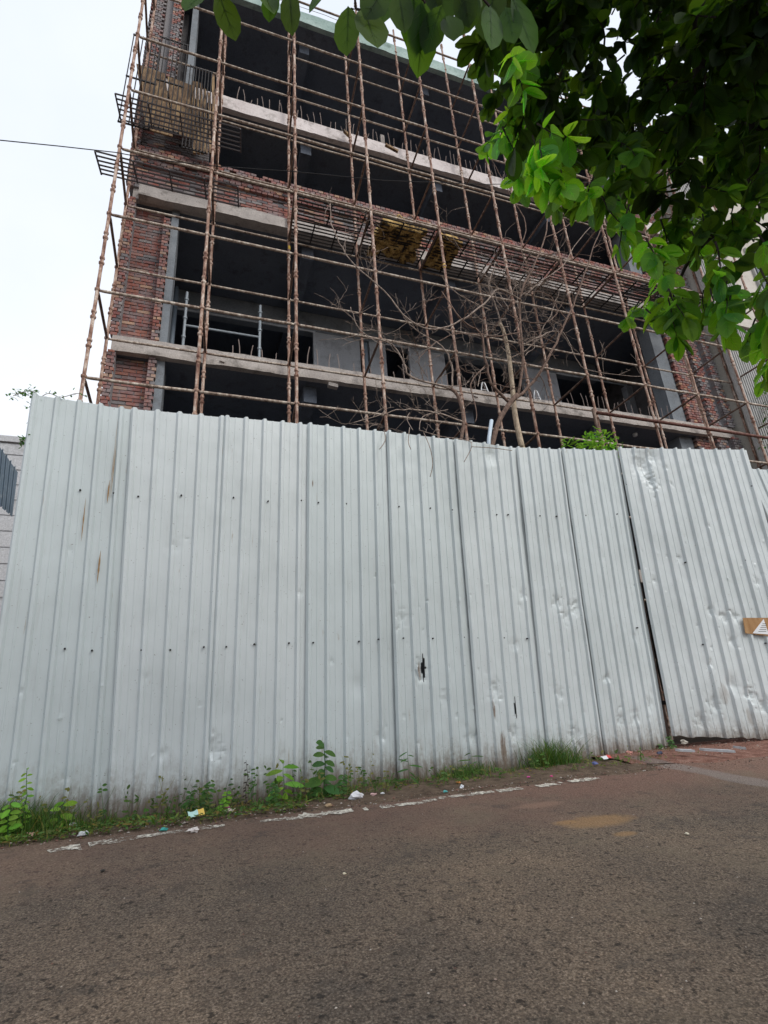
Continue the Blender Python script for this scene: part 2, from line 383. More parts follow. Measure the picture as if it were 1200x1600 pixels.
# ------------------------------------------------------------------ hoarding fence
def fen(x, y):
    d = ray(x, y); return d*((5.6-.055*.6)/(d.y-.0682*d.x+.055*d.z))
GB = fen(1042, 1160)
def gat(x, y):
    d = ray(x, y); s_ = -.205; return d*((GB.y-.06-s_*GB.x+.04*GB.z)/(d.y-s_*d.x+.04*d.z))
def rib_profile(u, pitch, ph=0):
    t = ((u+ph) / pitch) % 1.0
    # trapezoid rib then flat pan with a faint stiffener
    if t < .09: return t/.09
    if t < .22: return 1
    if t < .31: return 1-(t-.22)/.09
    if .58 < t < .66: return .13
    return 0
KEY = [0, .09, .12, .16, .22, .31, .35, .4, .46, .52, .575, .585, .655, .665, .72, .8, .88, .95]
def corr_sheet(bl, br, tl, tr, pitch, rh, dents=(), seed=0, holes=(), off=0, bow=.0, crumple=1.0, jag=0.0, nrow=70):
    """corrugated sheet through four corners; dents are (s, t, radius, depth) in 0..1 along width and height"""
    bl, br, tl, tr = map(Vector, (bl, br, tl, tr))
    w = ((br-bl).length+(tr-tl).length)/2; h = ((tl-bl).length+(tr-br).length)/2
    us = []; k = 0
    while True:
        done = False
        for q in KEY:
            u = (k+q)*pitch
            if u >= w: done = True; break
            us.append(u)
        if done: break
        k += 1
    us.append(w)
    nrm = (br-bl).cross(tl-bl).normalized()      # points towards the lane (-Y)
    if nrm.y > 0: nrm = -nrm
    mb = MB(); vs = []
    for j in range(nrow+1):
        t = j/nrow
        for u in us:
            s_ = u/w
            p = (bl*(1-s_)+br*s_)*(1-t)+(tl*(1-s_)+tr*s_)*t
            rp = rib_profile(u, pitch)
            flat_ = 0
            for (ds, dt, dr, dd) in dents:
                dd *= .75; q = (((s_-ds)*w/dr)**2+((t-dt)*h/(dr*1.3))**2)
                if q < 14: q *= 1+(1.1 if dr < .08 else .25)*noise.noise(Vector((u*16+dr*90, t*h*16, seed*1.7)))
                if q < 6: flat_ += dd*math.exp(-q)*(1+(.6 if dr < .08 else .12)*noise.noise(Vector((u*22, t*h*22, seed))))
            z = rp*rh*(1-min(.8, abs(flat_)*9))
            z -= flat_
            z += .006*crumple*noise.noise(Vector((u*2.1, t*h*.9, seed*3.1)))+.0016*crumple*noise.noise(Vector((u*11, t*h*6, seed)))
            z += bow*math.sin(math.pi*t)
            z += (1-s_)*off
            dz = 0
            if j == 0: dz = jag*(noise.noise(Vector((u*6, seed, 1))))
            if j == nrow: dz = rp*.008+.006*noise.noise(Vector((u*5, seed, 2)))
            vs.append(p+nrm*z+Vector((0, 0, dz)))
    n = len(us); fs = []
    for j in range(nrow):
        for i in range(n-1):
            sc = (us[i]+us[i+1])/2; tc_ = (j+.5)/nrow*h; skip = False
            for (hs, ht, hw, hh) in holes:
                if abs(tc_-ht*h) < hh and abs(sc-hs*w) < hw*(1-abs(tc_-ht*h)/hh)+.004: skip = True
            if not skip: fs.append((j*n+i, j*n+i+1, (j+1)*n+i+1, (j+1)*n+i))
    mb.add(vs, fs); return mb, nrm
fence = empty('hoarding_fence', (2.5, 5.75, -.6), 'long white corrugated sheet hoarding screening the unfinished brick building', 'fence')
tops = [(50, 617), (205, 640), (350, 652), (480, 663), (603, 675), (708, 687), (805, 700), (875, 702), (962, 704)]
bots = [(-47, 1300), (165, 1290), (320, 1268), (475, 1250), (620, 1226), (749, 1212), (857, 1204), (945, 1190), (1042, 1163)]
rnd = random.Random(3)
dl = {0: [(.62, .1, .03, .012), (.5, .6, .02, .006)], 1: [(.5, .62, .05, .01), (.3, .3, .03, .008)], 2: [(.05, .13, .07, .03), (.9, .5, .04, .01)],
      3: [(.55, .25, .08, .02), (.8, .12, .05, .02)], 4: [(.12, .42, .05, .02), (.3, .28, .07, .03), (.6, .2, .05, .015), (.9, .1, .06, .02)],
      5: [(.55, .96, .10, .05), (.65, .35, .05, .02), (.3, .22, .07, .03), (.5, .1, .06, .03), (.85, .5, .04, .02)],
      6: [(.45, .47, .05, .03), (.8, .45, .07, .04), (.6, .42, .06, .03), (.3, .2, .06, .02), (.5, .08, .07, .03)],
      7: [(.2, .23, .04, .03), (.3, .1, .06, .03), (.55, .1, .05, .03), (.8, .12, .06, .03), (.4, .6, .06, .01)]}
FH0, FH1 = None, None
sheet_w = []
for i in range(8):
    bl, br = fen(*bots[i]), fen(*bots[i+1]); tl, tr = fen(*tops[i]), fen(*tops[i+1])
    ex = (br-bl).normalized()*.03
    dn = list(dl[i])+[(rnd.random(), rnd.random()*.5, rnd.uniform(.015, .035), rnd.uniform(.005, .014)) for _ in range(4 if i > 3 else 2)]+[(rnd.random(), rnd.random()*.55, rnd.uniform(.009, .016), rnd.choice((-1, 1))*rnd.uniform(.008, .014)) for _ in range(12 if i > 3 else 3)]
    holes = [(.36, .285, .026, .15)] if i == 4 else ([(.57, .17, .014, .12)] if i == 5 else ())
    mb, nrm = corr_sheet(bl, br+ex, tl, tr+ex, (.195, .2, .2, .2, .21, .21, .19, .2)[i], (.03 if i < 5 else .026), dn, i+1, holes, off=.016 if i < 4 else .024, crumple=1 if i < 4 else 1.9, jag=.03, nrow=170)
    sh = mb.build('corrugated_sheet', M_sheet, fence, smooth=False)
    # screw heads on three rows
    for row in (.24, .36, .77) if 0 else (.365, .755):
        m = 3 if i < 6 else 2
        for k in range(m):
            s_ = (k+.5)/m+rnd.uniform(-.1, .1); t = row+rnd.uniform(-.004, .004)
            p = (bl*(1-s_)+br*s_)*(1-t)+(tl*(1-s_)+tr*s_)*t
            u = s_*(br-bl).length
            sc_ = MB(); c = p+nrm*(.03+(.0 if i < 5 else -.004)); 
            sc_.tube([c-nrm*.035, c, c+nrm*.006], [.009, .009, .005], 6)
            so = sc_.build('screw', M_screw, sh)
# rails and posts at the back of the sheets
for t, nm in ((.365, 'rail'), (.755, 'rail')):
    a = fen(*bots[0])*(1-t)+fen(*tops[0])*t; b = fen(*bots[8])*(1-t)+fen(*tops[8])*t-Vector((.06, 0, 0))
    mb = MB(); mb.obox((a+b)/2+Vector((0, .07, 0)), (b-a)/2, (0, .02, 0), (0, 0, .025)); mb.build('rail', M_rodsteel, fence)
for i in (0, 2, 4, 6, 8):
    o_ = .03 if i < 8 else -.08; a = fen(*bots[i])+Vector((o_, .13, 0)); b = fen(*tops[i])+Vector((o_, .13, -.05)); mb = MB(); mb.tube([a, b], .03, 6); mb.build('post', M_dark, fence)
# torn lip of the hole in the fifth sheet
def flap(p0, size, mat, parent, name='torn_flap'):
    mb = MB(); p0 = Vector(p0)
    mb.add([p0, p0+Vector((.03, -.035, -.02))*size, p0+Vector((.055, -.01, -.15))*size, p0+Vector((.02, .0, .12))*size], [(0, 1, 2), (0, 3, 1)])
    mb.build(name, mat, parent)
flap(fen(645, 1045)+Vector((0, -.03, 0)), 1, M_sheet, fence)
# ochre scrapes along the ribs of the first sheets
def scrape(x, y, ln_, w, parent):
    a = fen(x, y); mb = MB(); n = 10; vs = []
    d = (fen(x-.12*ln_*.9, y+ln_)-a)
    for i in range(n+1):
        c = a+d*i/n+Vector((0, -.033, 0)); ww = w*math.sin(math.pi*(i+.3)/(n+.6))*(.6+.6*random.random())
        vs += [c+Vector((-ww, 0, 0)), c+Vector((ww, 0, 0))]
    mb.add(vs, [(2*i, 2*i+1, 2*i+3, 2*i+2) for i in range(n)]); mb.build('rust_streak', M_rustmark, parent)
for a in ((157, 650, 34, .006), (185, 655, 90, .004), (135, 780, 45, .010), (172, 752, 24, .014), (158, 862, 34, .014), (183, 690, 60, .006), (151, 700, 25, .005)): scrape(a[0], a[1], a[2]*1.5, a[3]*.55, fence)

gate = empty('gate_leaf', (7, 5.7, -.5), 'bright corrugated sheet gate leaf swung slightly outward at the right, dented near its top', 'gate')
GT = [(965, 700), (1166, 703)]; GBt = [(1050, 1150), (1300, 1158)]
dn = [(.16, .93, .13, .085), (.24, .97, .1, .05), (.2, .87, .07, .05), (.34, .86, .03, .02), (.33, .92, .025, .015), (.3, .1, .07, .03), (.45, .16, .08, .045), (.2, .05, .06, .03), (.08, .5, .04, .02), (.5, .38, .05, .035), (.42, .4, .04, .03),
      (.28, .58, .03, .02), (.33, .22, .04, .02), (.55, .13, .07, .05), (.62, .1, .05, .05), (.57, .38, .05, .03), (.8, .5, .04, .02), (.75, .2, .05, .03), (.52, .3, .05, .03)]
dn += [(rnd.random(), rnd.random()*.75, rnd.uniform(.01, .02), rnd.choice((-1, 1))*.012) for _ in range(34)]
bl_, br2 = gat(*GBt[0]), gat(*GBt[1])
mb, gn = corr_sheet(bl_, br2, gat(*GT[0]), gat(*GT[1]), .235, .034, dn, 20, (), off=.0, crumple=1.7, jag=.05, nrow=190)
sh = mb.build('corrugated_sheet', M_sheet, gate)
for (x, y) in ((1070, 879), (1053, 1010), (1097, 1007), (992, 815), (978, 758), (1163, 876), (1134, 760), (1173, 760), (1195, 1005), (1120, 878)):
    c = gat(x, y)+gn*.024; s2 = MB(); s2.tube([c-gn*.03, c, c+gn*.006], [.009, .009, .005], 6); s2.build('screw', M_screw, sh)
for t in (.1, .36, .62, .88):
    a = gat(*GBt[0])*(1-t)+gat(*GT[0])*t+Vector((.03, 0, 0)); b = gat(*GBt[1])*(1-t)+gat(*GT[1])*t-Vector((.05, 0, 0))
    mb = MB(); mb.obox((a+b)/2+Vector((0, .08, 0)), (b-a)/2, (0, .02, 0), (0, 0, .025)); mb.build('rail', M_rodsteel, gate)
for k in (0, 1):
    a = gat(*GBt[k])+Vector((.05-.1*k, .12, .02)); b = gat(*GT[k])+Vector((.05-.1*k, .12, -.05)); mb = MB(); mb.tube([a, b], .025, 6); mb.build('frame_post', M_dark, gate)
mb, _ = corr_sheet((8.9, 5.6, -.6), (11.6, 5.35, -.6), (8.45, 5.62, 3.45), (11.3, 5.3, 3.4), .2, .022, [], 31, (), crumple=2)
tag(mb.build('corrugated_sheet', M_sheet), 'lower corrugated hoarding sheet just past the gate at the right edge', 'hoarding sheet')
# cardboard scrap stuck on the gate
cb = empty('cardboard_piece', gat(1180, 980)+gn*.05, 'brown cardboard piece with white paper label stuck on the dented gate', 'cardboard')
def quadpx(pts, lift, mat, name, par):
    mb = MB(); v = [gat(*p)+gn*lift for p in pts]; v2 = [q-gn*.006 for q in v]; n = len(v)
    mb.add(v+v2, [tuple(range(n)), tuple(range(2*n-1, n-1, -1))]+[(i, (i+1) % n, n+(i+1) % n, n+i) for i in range(n)]); return mb.build(name, mat, par)
quadpx([(1157, 966), (1161, 990), (1196, 994), (1240, 992), (1238, 966)], .045, M_card, 'cardboard_sheet', cb)
lab = quadpx([(1172, 990), (1189, 968), (1197, 992)], .049, M_white, 'paper_label', cb)
for k in range(5):
    y_ = 975+k*3; x_ = 1187-k*1.6; quadpx([(x_, y_), (x_+.2, y_+.8), (1193, y_+.8), (1193, y_)], .0495, M_screw, 'print_line', cb)
quadpx([(1197, 968), (1200, 991), (1225, 990), (1222, 967)], .049, M_white, 'paper_label', cb)

# ------------------------------------------------------------------ unfinished building
B = empty('unfinished_building', (5, 10, -.6), 'unfinished four storey brick and concrete building with open dark floors behind scaffolding', 'building')
XL, XR = -1.5, 12.75
def beam(name, mat, a, b, par=B, seg=None, rough=.012):
    """a slab or beam with a slightly uneven cast face"""
    x0, y0, z0 = a; x1, y1, z1 = b; mb = MB(); n = seg or max(2, int((x1-x0)/.12)); vs = []
    for i in range(n+1):
        x = x0+(x1-x0)*i/n
        q = lambda k: rough*(noise.noise(Vector((x*1.1, k*9.1, z0)))+.6*noise.noise(Vector((x*5, k*5.3, z0)))+.4*noise.noise(Vector((x*14, k*3.3, z0))))
        vs += [(x, y0+q(1), z0+q(2)*1.3), (x, y0+q(3), z1+q(4)*1.3), (x, y1, z1), (x, y1, z0)]
    fs = [(0, 1, 2, 3), tuple(4*n+k for k in (3, 2, 1, 0))]
    for i in range(n):
        for k in range(4): fs.append((4*i+k, 4*i+4+k, 4*i+4+(k+1) % 4, 4*i+(k+1) % 4))
    mb.add(vs, fs); return mb.build(name, mat, par)
# slabs: deep dark plate with a cast edge beam butted in front
def slab(z0, z1, yf, mat, name='floor_slab'):
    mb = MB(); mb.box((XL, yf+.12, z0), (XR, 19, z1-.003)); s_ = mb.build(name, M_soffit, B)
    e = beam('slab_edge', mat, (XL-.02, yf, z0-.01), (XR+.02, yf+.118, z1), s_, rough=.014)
    return s_
S0 = slab(2.3, 2.55, 8.6, M_conc)
S1 = slab(6.06, 6.35, 8.5, M_conc)
S2 = slab(9.62, 9.85, 8.55, M_conc)
S3 = slab(12.83, 13.2, 8.5, M_concpink)
S4 = slab(16.55, 16.95, 8.3, M_green, 'roof_slab')
# ceiling drop beams
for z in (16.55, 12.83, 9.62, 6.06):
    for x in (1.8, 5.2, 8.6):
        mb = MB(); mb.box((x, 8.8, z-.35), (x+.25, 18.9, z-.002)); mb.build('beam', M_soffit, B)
# front columns at the ends and rear columns
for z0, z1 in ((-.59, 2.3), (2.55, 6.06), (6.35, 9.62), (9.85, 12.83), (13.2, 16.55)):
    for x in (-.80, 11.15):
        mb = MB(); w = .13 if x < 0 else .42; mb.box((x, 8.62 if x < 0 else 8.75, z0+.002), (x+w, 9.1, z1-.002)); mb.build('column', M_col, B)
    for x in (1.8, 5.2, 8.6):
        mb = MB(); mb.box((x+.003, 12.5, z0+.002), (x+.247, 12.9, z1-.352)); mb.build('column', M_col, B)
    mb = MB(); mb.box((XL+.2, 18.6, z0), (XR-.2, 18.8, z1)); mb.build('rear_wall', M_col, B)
    mb = MB(); mb.box((XL+.05, 9.0, z0), (-.9, 18.59, z1)); mb.build('side_wall', M_mortar, B)
    mb = MB(); mb.box((12.4, 9.1, z0), (XR-.05, 18.59, z1)); mb.build('side_wall', M_mortar, B)
BR = [(.27, .10, .075), (.24, .085, .07), (.31, .125, .09), (.22, .09, .08), (.2, .12, .11), (.40, .24, .16), (.27, .13, .11), (.29, .10, .075)]
def bcol(grey=.2, red=1.0):
    c = random.choice(BR); 
    if random.random() < grey: c = random.choice([(.19, .17, .17), (.24, .21, .2), (.14, .12, .125)])
    k = random.uniform(.85, 1.15); return (c[0]*k*red, c[1]*k, c[2]*k)
def brickwork(mb, x0, x1, z0, z1, yf, grey=.2, proud=.005, depth=.1, tl=0, trt=0, bl=.22, bh=.072):
    z = z0; row = 0
    while z+bh*.6 < z1:
        zt = min(z+bh-.015, z1-.002)
        xa = x0-(tl if row % 2 else 0); xe = x1+(trt if (row % 2) else 0)
        x = xa-(bl/2 if row % 2 and not tl else 0)
        while x < xe:
            a = max(x, xa); b = min(x+bl-.016, xe)
            if b-a > .03 and random.random() > .012:
                o = random.uniform(-1, 1)*proud
                mb.box((a, yf+o, z), (b, yf+depth, zt), bcol(grey), jit=.002)
            x += bl
        z += bh; row += 1
def brick_part(name, specs, back, par=B):
    mb = MB(); mb.col = (.25, .24, .245)
    for b in back: mb.box(*b)
    for sp in specs: brickwork(mb, *sp[:5], **(sp[5] if len(sp) > 5 else {}))
    return mb.build(name, M_brick, par)
# left pier, floor by floor: toothed quoin, recessed panel, right quoin
for k, (z0, z1) in enumerate(((-.59, 2.3), (2.55, 6.06), (6.35, 9.58), (9.86, 11.55), (13.2, 16.55))):
    gr = .05 if z0 < 9 else .4
    if z0 < 9:
        brick_part('brick_wall', [(-1.56, -1.44, z0+.01, z1, 8.5, dict(grey=.1, tl=.05, bl=.12)), (-1.44, -.93, z0+.01, z1, 8.72, dict(grey=gr)), (-.93, -.81, z0+.01, z1-(.25 if k == 2 else 0), 8.56, dict(grey=.1, bl=.12, trt=.012))],
                   [((-1.55, 8.53, z0), (-1.44, 8.99, z1)), ((-1.438, 8.74, z0), (-.93, 8.98, z1)), ((-.928, 8.59, z0), (-.82, 8.97, z1-(.25 if k == 2 else 0)))])
    elif z0 < 12:
        brick_part('brick_wall', [(-1.5, -.2, z0+.8, z1+.3, 8.6, dict(grey=.75)), (-1.62, -1.5, z0, 12.8, 8.5, dict(grey=.3, tl=.04, bl=.12))], [((-1.5, 8.62, z0), (-.2, 8.8, z1+.3)), ((-1.6, 8.53, z0), (-1.502, 8.9, 12.82))])
    else:
        brick_part('brick_wall', [(-1.62, -1.42, z0, z1, 8.5, dict(grey=.6, tl=.06, trt=.06, bl=.12)), (-1.2, -1.02, z0+.02, z1, 8.45, dict(grey=.5, bl=.12, trt=.05))], [((-1.6, 8.53, z0), (-1.44, 8.9, z1)), ((-1.438, 8.6, z0), (-1.0, 8.9, z1-.003))])
# parapet band above the second slab: lintel lip, grey brick, red corbelled courses
lip = beam('lintel_beam', M_conc, (XL+.1, 8.38, 9.55), (12.2, 8.54, 9.80), B, rough=.02)
brick_part('parapet_wall', [(XL, 12.2, 9.86, 10.42, 8.50, dict(grey=.25, proud=.006)), (XL, 12.2, 10.42, 10.58, 8.44, dict(grey=.2, bl=.12)), (XL, 12.2, 10.58, 10.66, 8.47, dict(grey=.1)), (XL, 12.2, 10.66, 10.89, 8.40, dict(grey=.03, bl=.12, bh=.075))],
           [((XL, 8.535, 9.852), (12.2, 8.75, 10.88))])
# right pier
for z0, z1 in ((-.59, 2.3), (2.55, 6.06), (6.35, 9.6), (9.86, 12.83), (13.2, 16.5)):
    brick_part('brick_wall', [(11.62, 12.2, z0+.01, z1, 8.66, dict(grey=.12, bl=.12, tl=.03)), (12.24, 12.5, z0, z1, 8.56, dict(grey=.4, bl=.12, tl=.05, trt=.05)), (12.6, 12.85, z0, z1, 8.46, dict(grey=.7, bl=.12, trt=.05))],
               [((11.64, 8.69, z0), (12.22, 8.98, z1)), ((12.222, 8.6, z0), (12.6, 9.05, z1-.002)), ((12.602, 8.5, z0), (12.82, 9.0, z1))])
# inner plastered walls of the second floor with their openings (front at Y=10.8)
zz0, zz1 = 6.352, 9.61
def X108(x, y=540): return at(x, y, 10.8).x
segs = [(-.7, X108(268)-.1), (X108(493), X108(562)), (X108(577), X108(602)), (X108(640), X108(692)), (X108(822, 600), X108(872, 600)), (X108(985, 630), X108(1022, 630))]
for i, (a, b) in enumerate(segs):
    mb = MB(); mb.box((a, 10.8, zz0), (b, 11.0, zz1-.55)); mb.build('plastered_wall', M_plaster if i else M_col, B)
mb = MB(); mb.box((-.7, 10.79, zz1-.549), (11.14, 11.02, zz1)); mb.build('lintel_wall', M_col, B)
for a, b in ((segs[0][1], segs[1][0]), (segs[2][1], segs[3][0]), (segs[4][1], segs[5][0])):
    fr = MB(); fr.box((b-.06, 10.76, zz0), (b-.002, 10.83, zz1-.6)); fr.box((a, 10.76, zz1-.6), (b, 10.785, zz1-.551)); fr.build('window_frame', M_plaster, B)
mb = MB(); xx = X108(569); mb.tube([(xx, 10.72, zz0), (xx, 10.72, 8.9)], .055, 12); mb.build('drain_pipe', M_pipe, B, smooth=True)
xx = at(272, 500, 10.5).x; mb = MB(); mb.tube([(xx, 10.4, zz0), (xx, 10.4, 9.3)], .05, 10); mb.build('drain_pipe', M_pipe, B, smooth=True)
# upper floors: dark inner walls deep inside
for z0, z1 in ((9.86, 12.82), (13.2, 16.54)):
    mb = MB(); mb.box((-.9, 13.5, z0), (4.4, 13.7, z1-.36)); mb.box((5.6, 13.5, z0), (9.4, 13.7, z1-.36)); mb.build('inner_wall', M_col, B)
# low block ledge on the third slab and wooden pieces
mb = MB(); mb.box((at(598, 200, 8.6).x-.05, 8.66, 13.2), (at(598, 200, 8.6).x+.05, 8.72, 13.75)); tag(mb.build('plank', m_bark('grey_board', (.25, .22, .2), (.4, .36, .33))), 'short grey board standing upright on the third floor edge', 'plank')
for (x1, y1, x2, y2, lb) in ((537, 204, 549, 216, 'short worn timber end resting on third floor edge left of the grey board'), (602, 226, 622, 237, 'short dark timber resting on third floor edge right of the grey board')):
    a = at(x1, y1, 8.35); b = at(x2, y2, 8.4); mb = MB(); mb.obox((a+b)/2, (b-a)/2, (0, .03, 0), (.01, 0, .03)); tag(mb.build('timber', M_ply), lb, 'timber')
# starter bars
def starters(par, z, n, x0, x1, yr, h, mat=M_rebar):
    src = None; n_ = 0
    for i in range(n):
        x = x0+(x1-x0)*(i+random.uniform(-.3, .3))/n
        hh = h*random.uniform(.5, 1.15)
        mb = MB(); l = random.uniform(-.06, .06); mb.tube([(x, yr, z), (x+l*.4, yr, z+hh*.6), (x+l, yr+random.uniform(-.03, .03), z+hh)], .008, 4)
        mb.build('starter_bar', mat, par)
starters(S3, 13.18, 70, .3, 11, 8.56, .5)
starters(S1, 6.34, 50, .4, 11, 8.6, .42)
starters(S4, 16.93, 26, -1, 11, 8.5, .4)
mb = MB(); mb.tube([(-.5, 8.36, 17.3), (1.2, 8.36, 17.22), (2.4, 8.36, 17.28), (3.4, 8.36, 17.2)], .006, 4); mb.tube([(-.5, 8.44, 17.1), (3.6, 8.44, 17.12)], .006, 4); mb.build('roof_rod', M_rebar, S4)
for (x, y, r) in ((520, 603, .09), (347, 566, .04), (742, 620, .05)):   # spalled lumps under the slab edge
    c = at(x, y, 8.52); mb = MB(); mb.obox(c, (r, 0, -.01), (0, .05, 0), (0, 0, r*.4)); mb.build('mortar_lump', M_conc, S1)
# small lamp hanging under slab edge at right
mb = MB(); c = at(992, 678, 8.9); mb.tube([c+Vector((0, 0, .15)), c+Vector((0, 0, .05)), c, c-Vector((0, 0, .06))], [.01, .02, .06, .05], 10); tag(mb.build('hanging_bulb', M_white), 'small white bulb hanging beneath the first slab at right', 'lamp')

# ------------------------------------------------------------------ scaffold
SC = empty('tube_scaffold', (5, 7.7, -.6), 'rusty steel tube scaffolding grid standing in front of the unfinished brick building', 'scaffold')
YF, YI = 7.2, 8.32; LV = [.207*7.2*k+.02 for k in range(0, 11)]; LV = [1.60, 3.11, 4.61, 6.12, 7.63, 9.11, 10.6, 12.1, 13.55, 15.03]
def standard(x, y, z0, z1, seed):
    mb = MB(); r = .0255; rr = random.Random(seed)
    lean = rr.uniform(-.012, .012)
    mb.tube([(x, y, z0), (x+lean, y, (z0+z1)/2), (x, y, z1)], r, 9)
    z = .11+(seed % 3)*.02
    zc = z0+.2
    k = 0
    while zc < z1-.05:
        xx = x+lean*(1-abs(2*(zc-z0)/(z1-z0)-1))
        mb.tube([(xx, y, zc-.03), (xx, y, zc-.012), (xx, y, zc+.012), (xx, y, zc+.02)], [.03, .041, .041, .028], 9)
        if k % 3 != 1: mb.tube([(xx, y, zc+.07), (xx, y, zc+.085), (xx, y, zc+.115), (xx, y, zc+.125)], [.03, .038, .036, .028], 9)
        k += 1; zc += .502
    o = mb.build('standard', M_pole, SC, smooth=False)
    return o
XS = [-1.56+1.4575*i for i in range(11)]
topsF = [17.6, 17.6, 17.6, 17.6, 17.6, 17.25, 17.0, 17, 16.8, 15.6, 15.5]
XI = [-1.56, -.02, 1.44, 2.88, 4.31, 5.78, 7.2, 8.68, 10.13, 11.6, 13.0]
topsI = [17.6, 17.6, 17.6, 17.3, 17.65, 17.75, 17.9, 17, 16.5, 16, 16]
for i, x in enumerate(XS): standard(x, YF, -.59, topsF[i], i*7+1)
for i, x in enumerate(XI): standard(x, YI, -.59, topsI[i], i*5+3)
def led(name, a, b, r, mat):
    a = Vector(a); b = Vector(b); mb = MB(); d = (b-a).normalized()
    mid = (a+b)/2+Vector((0, 0, random.uniform(-.012, .004)))
    mb.tube([a+d*.03, a+d*.09, mid, b-d*.09, b-d*.03], [r*.8, r, r, r, r*.8], 8)
    return mb.build(name, mat, SC, smooth=True)
for k, z in enumerate(LV):
    for i in range(10):
        if z > topsF[i+1]-.2: continue
        led('ledger', (XS[i], YF, z), (XS[i+1], YF, z), .0235, M_ledg)
        if k >= 2 and (k, i) not in ((9, 0), (9, 1)): led('inner_ledger', (XI[i], YI, z+.0), (XI[i+1], YI, z+.0), .021, M_ledg)
    for i in range(11):
        if z < topsF[i]-.1 and k >= 2:
            led('transom', (XS[i], YF, z), (XI[i], YI, z), .022, M_dark)
# long rusty tube and its short dark post at right
a = at(933, 645, 7.08); b = at(1290, 693, 7.08)
mb = MB(); b.z = a.z; b.x = 14.2; mb.tube([a, b], .032, 8); mb.build('long_tube', m_pole('red_rust', (.09, .035, .025), (.15, .06, .045), (.2, .1, .08)), SC, smooth=True)
mb = MB(); c = at(945, 720, 7.05); mb.tube([(c.x, 7.05, c.z-2), (c.x-.0, 7.05, a.z+.05)], .03, 8); mb.build('short_post', M_dark, SC)
for (x, z) in ((XI[2], 8.9), (XS[4], 8.1), (XS[9], 8.2), (XI[9], 11.6)):
    mb = MB(); mb.tube([(x, YF if x in XS else YI, z), (x, YF if x in XS else YI, z+.09)], .029, 10); mb.build('yellow_tape', M_yellow, SC)

# prop frame standing inside on the first slab
PF = empty('prop_frame', (.6, 9.2, 6.35), 'small galvanised prop frame standing on the first slab behind the left poles', 'scaffold frame')
pa = at(286, 535, 9.2); pb = at(405, 563, 9.2)
for p in (pa, pb):
    mb = MB(); mb.tube([(p.x, 9.2, 6.352), (p.x, 9.2, 8.15)], .028, 9)
    for q in range(4): mb.tube([(p.x, 9.2, 6.6+q*.45), (p.x, 9.2, 6.64+q*.45)], .042, 9)
    mb.build('post', M_galv, PF)
mb = MB(); mb.tube([(pa.x, 9.2, 7.35), (pb.x, 9.2, 7.35)], .022, 8); mb.build('crossbar', M_galv, PF)
mb = MB(); mb.tube([(pa.x, 9.2, 6.5), (pb.x, 9.2, 6.5)], .022, 8); mb.build('crossbar', M_dark, PF)

# steel rod walkway panels resting on the transoms
def walkway(x0, x1, y0, y1, z, nr, label, mat=M_rodsteel, skew=0, tilt=0, cross=3, group='steel rod walkway panels lying on the scaffold', r=.0155):
    w = empty('walkway_panel', ((x0+x1)/2, (y0+y1)/2, z), label, 'walkway panel', group)
    for i in range(nr):
        t = i/(nr-1); y = y0+(y1-y0)*t; mb = MB()
        zz = z+tilt*t; sx = skew*t
        mb.tube([(x0+sx, y, zz+random.uniform(-.006, .006)), ((x0+x1)/2+sx, y+random.uniform(-.01, .01), zz-.01), (x1+sx, y, zz+random.uniform(-.006, .006))], r, 5)
        mb.build('rod', mat, w)
    for i in range(cross):
        t = i/(cross-1); x = x0+(x1-x0)*t; mb = MB()
        mb.obox((x+skew*.5, (y0+y1)/2, z+tilt*.5-.018), (.012, 0, 0), (skew*.5, (y1-y0)/2+.01, tilt*.5), (0, 0, .012)); mb.build('cross_bar', mat, w)
    return w
ordn = ['second', 'third', 'fourth', 'fifth', 'sixth', 'seventh', 'eighth', 'ninth', 'tenth']
LZ = 9.13
for i in range(2, 9):
    x0, x1 = XS[i]+.06, XS[i+1]-.06
    walkway(x0, x1, 7.28, 7.75, LZ+.03, 7, f'outer steel rod walkway panel between the {ordn[i-1]} and {ordn[i]} front scaffold poles', cross=3)
    walkway(x0, x1, 7.8, 8.28, LZ+.03+.02*(i % 2), 7, f'inner steel rod walkway panel between the {ordn[i-1]} and {ordn[i]} front scaffold poles', cross=4)
walkway(-1.95, .35, 7.35, 7.75, 9.1, 6, 'long rod walkway panel jutting out left beside the brick parapet', M_rodlight, skew=.05, cross=5)
walkway(-1.8, .35, 7.35, 7.8, 10.62, 6, 'upper rod walkway panel jutting out left under the plywood boards', M_rodlight, skew=.05, cross=5)
walkway(9.9, 11.7, 7.35, 8.2, 9.3, 10, 'tilted rod walkway panel at the right corner of the scaffold', M_rodsteel, tilt=.45, cross=3)
# panels stood on end at the upper left
def upright_panel(px0, px1, ytop, ybot, Y, n, label, mat):
    a = at(px0, ytop, Y); b = at(px1, ytop+(px1-px0)*.27, Y); zt = a.z; zb = at((px0+px1)/2, ybot, Y).z
    w = empty('walkway_panel', ((a.x+b.x)/2, Y, zb), label, 'walkway panel', 'walkway panels standing upright at the upper left')
    for i in range(n):
        t = i/(n-1); mb = MB(); x = a.x+(b.x-a.x)*t; mb.tube([(x, Y, zb), (x, Y+.12, zt)], .011, 5); mb.build('rod', mat, w)
    for z, yy in ((zt, Y+.12), (zb, Y), ((zt+zb)/2, Y+.06)):
        mb = MB(); mb.box((a.x-.02, yy+.012, z-.015), (b.x+.02, yy+.035, z+.015)); mb.build('cross_bar', mat, w)
upright_panel(209, 252, 42, 200, 7.75, 7, 'dark rod panel standing upright beside the outermost pole at the upper left', M_rodsteel)
upright_panel(252, 294, 46, 205, 7.95, 7, 'dark rod panel standing upright right of the outermost upright panel', M_rodsteel)
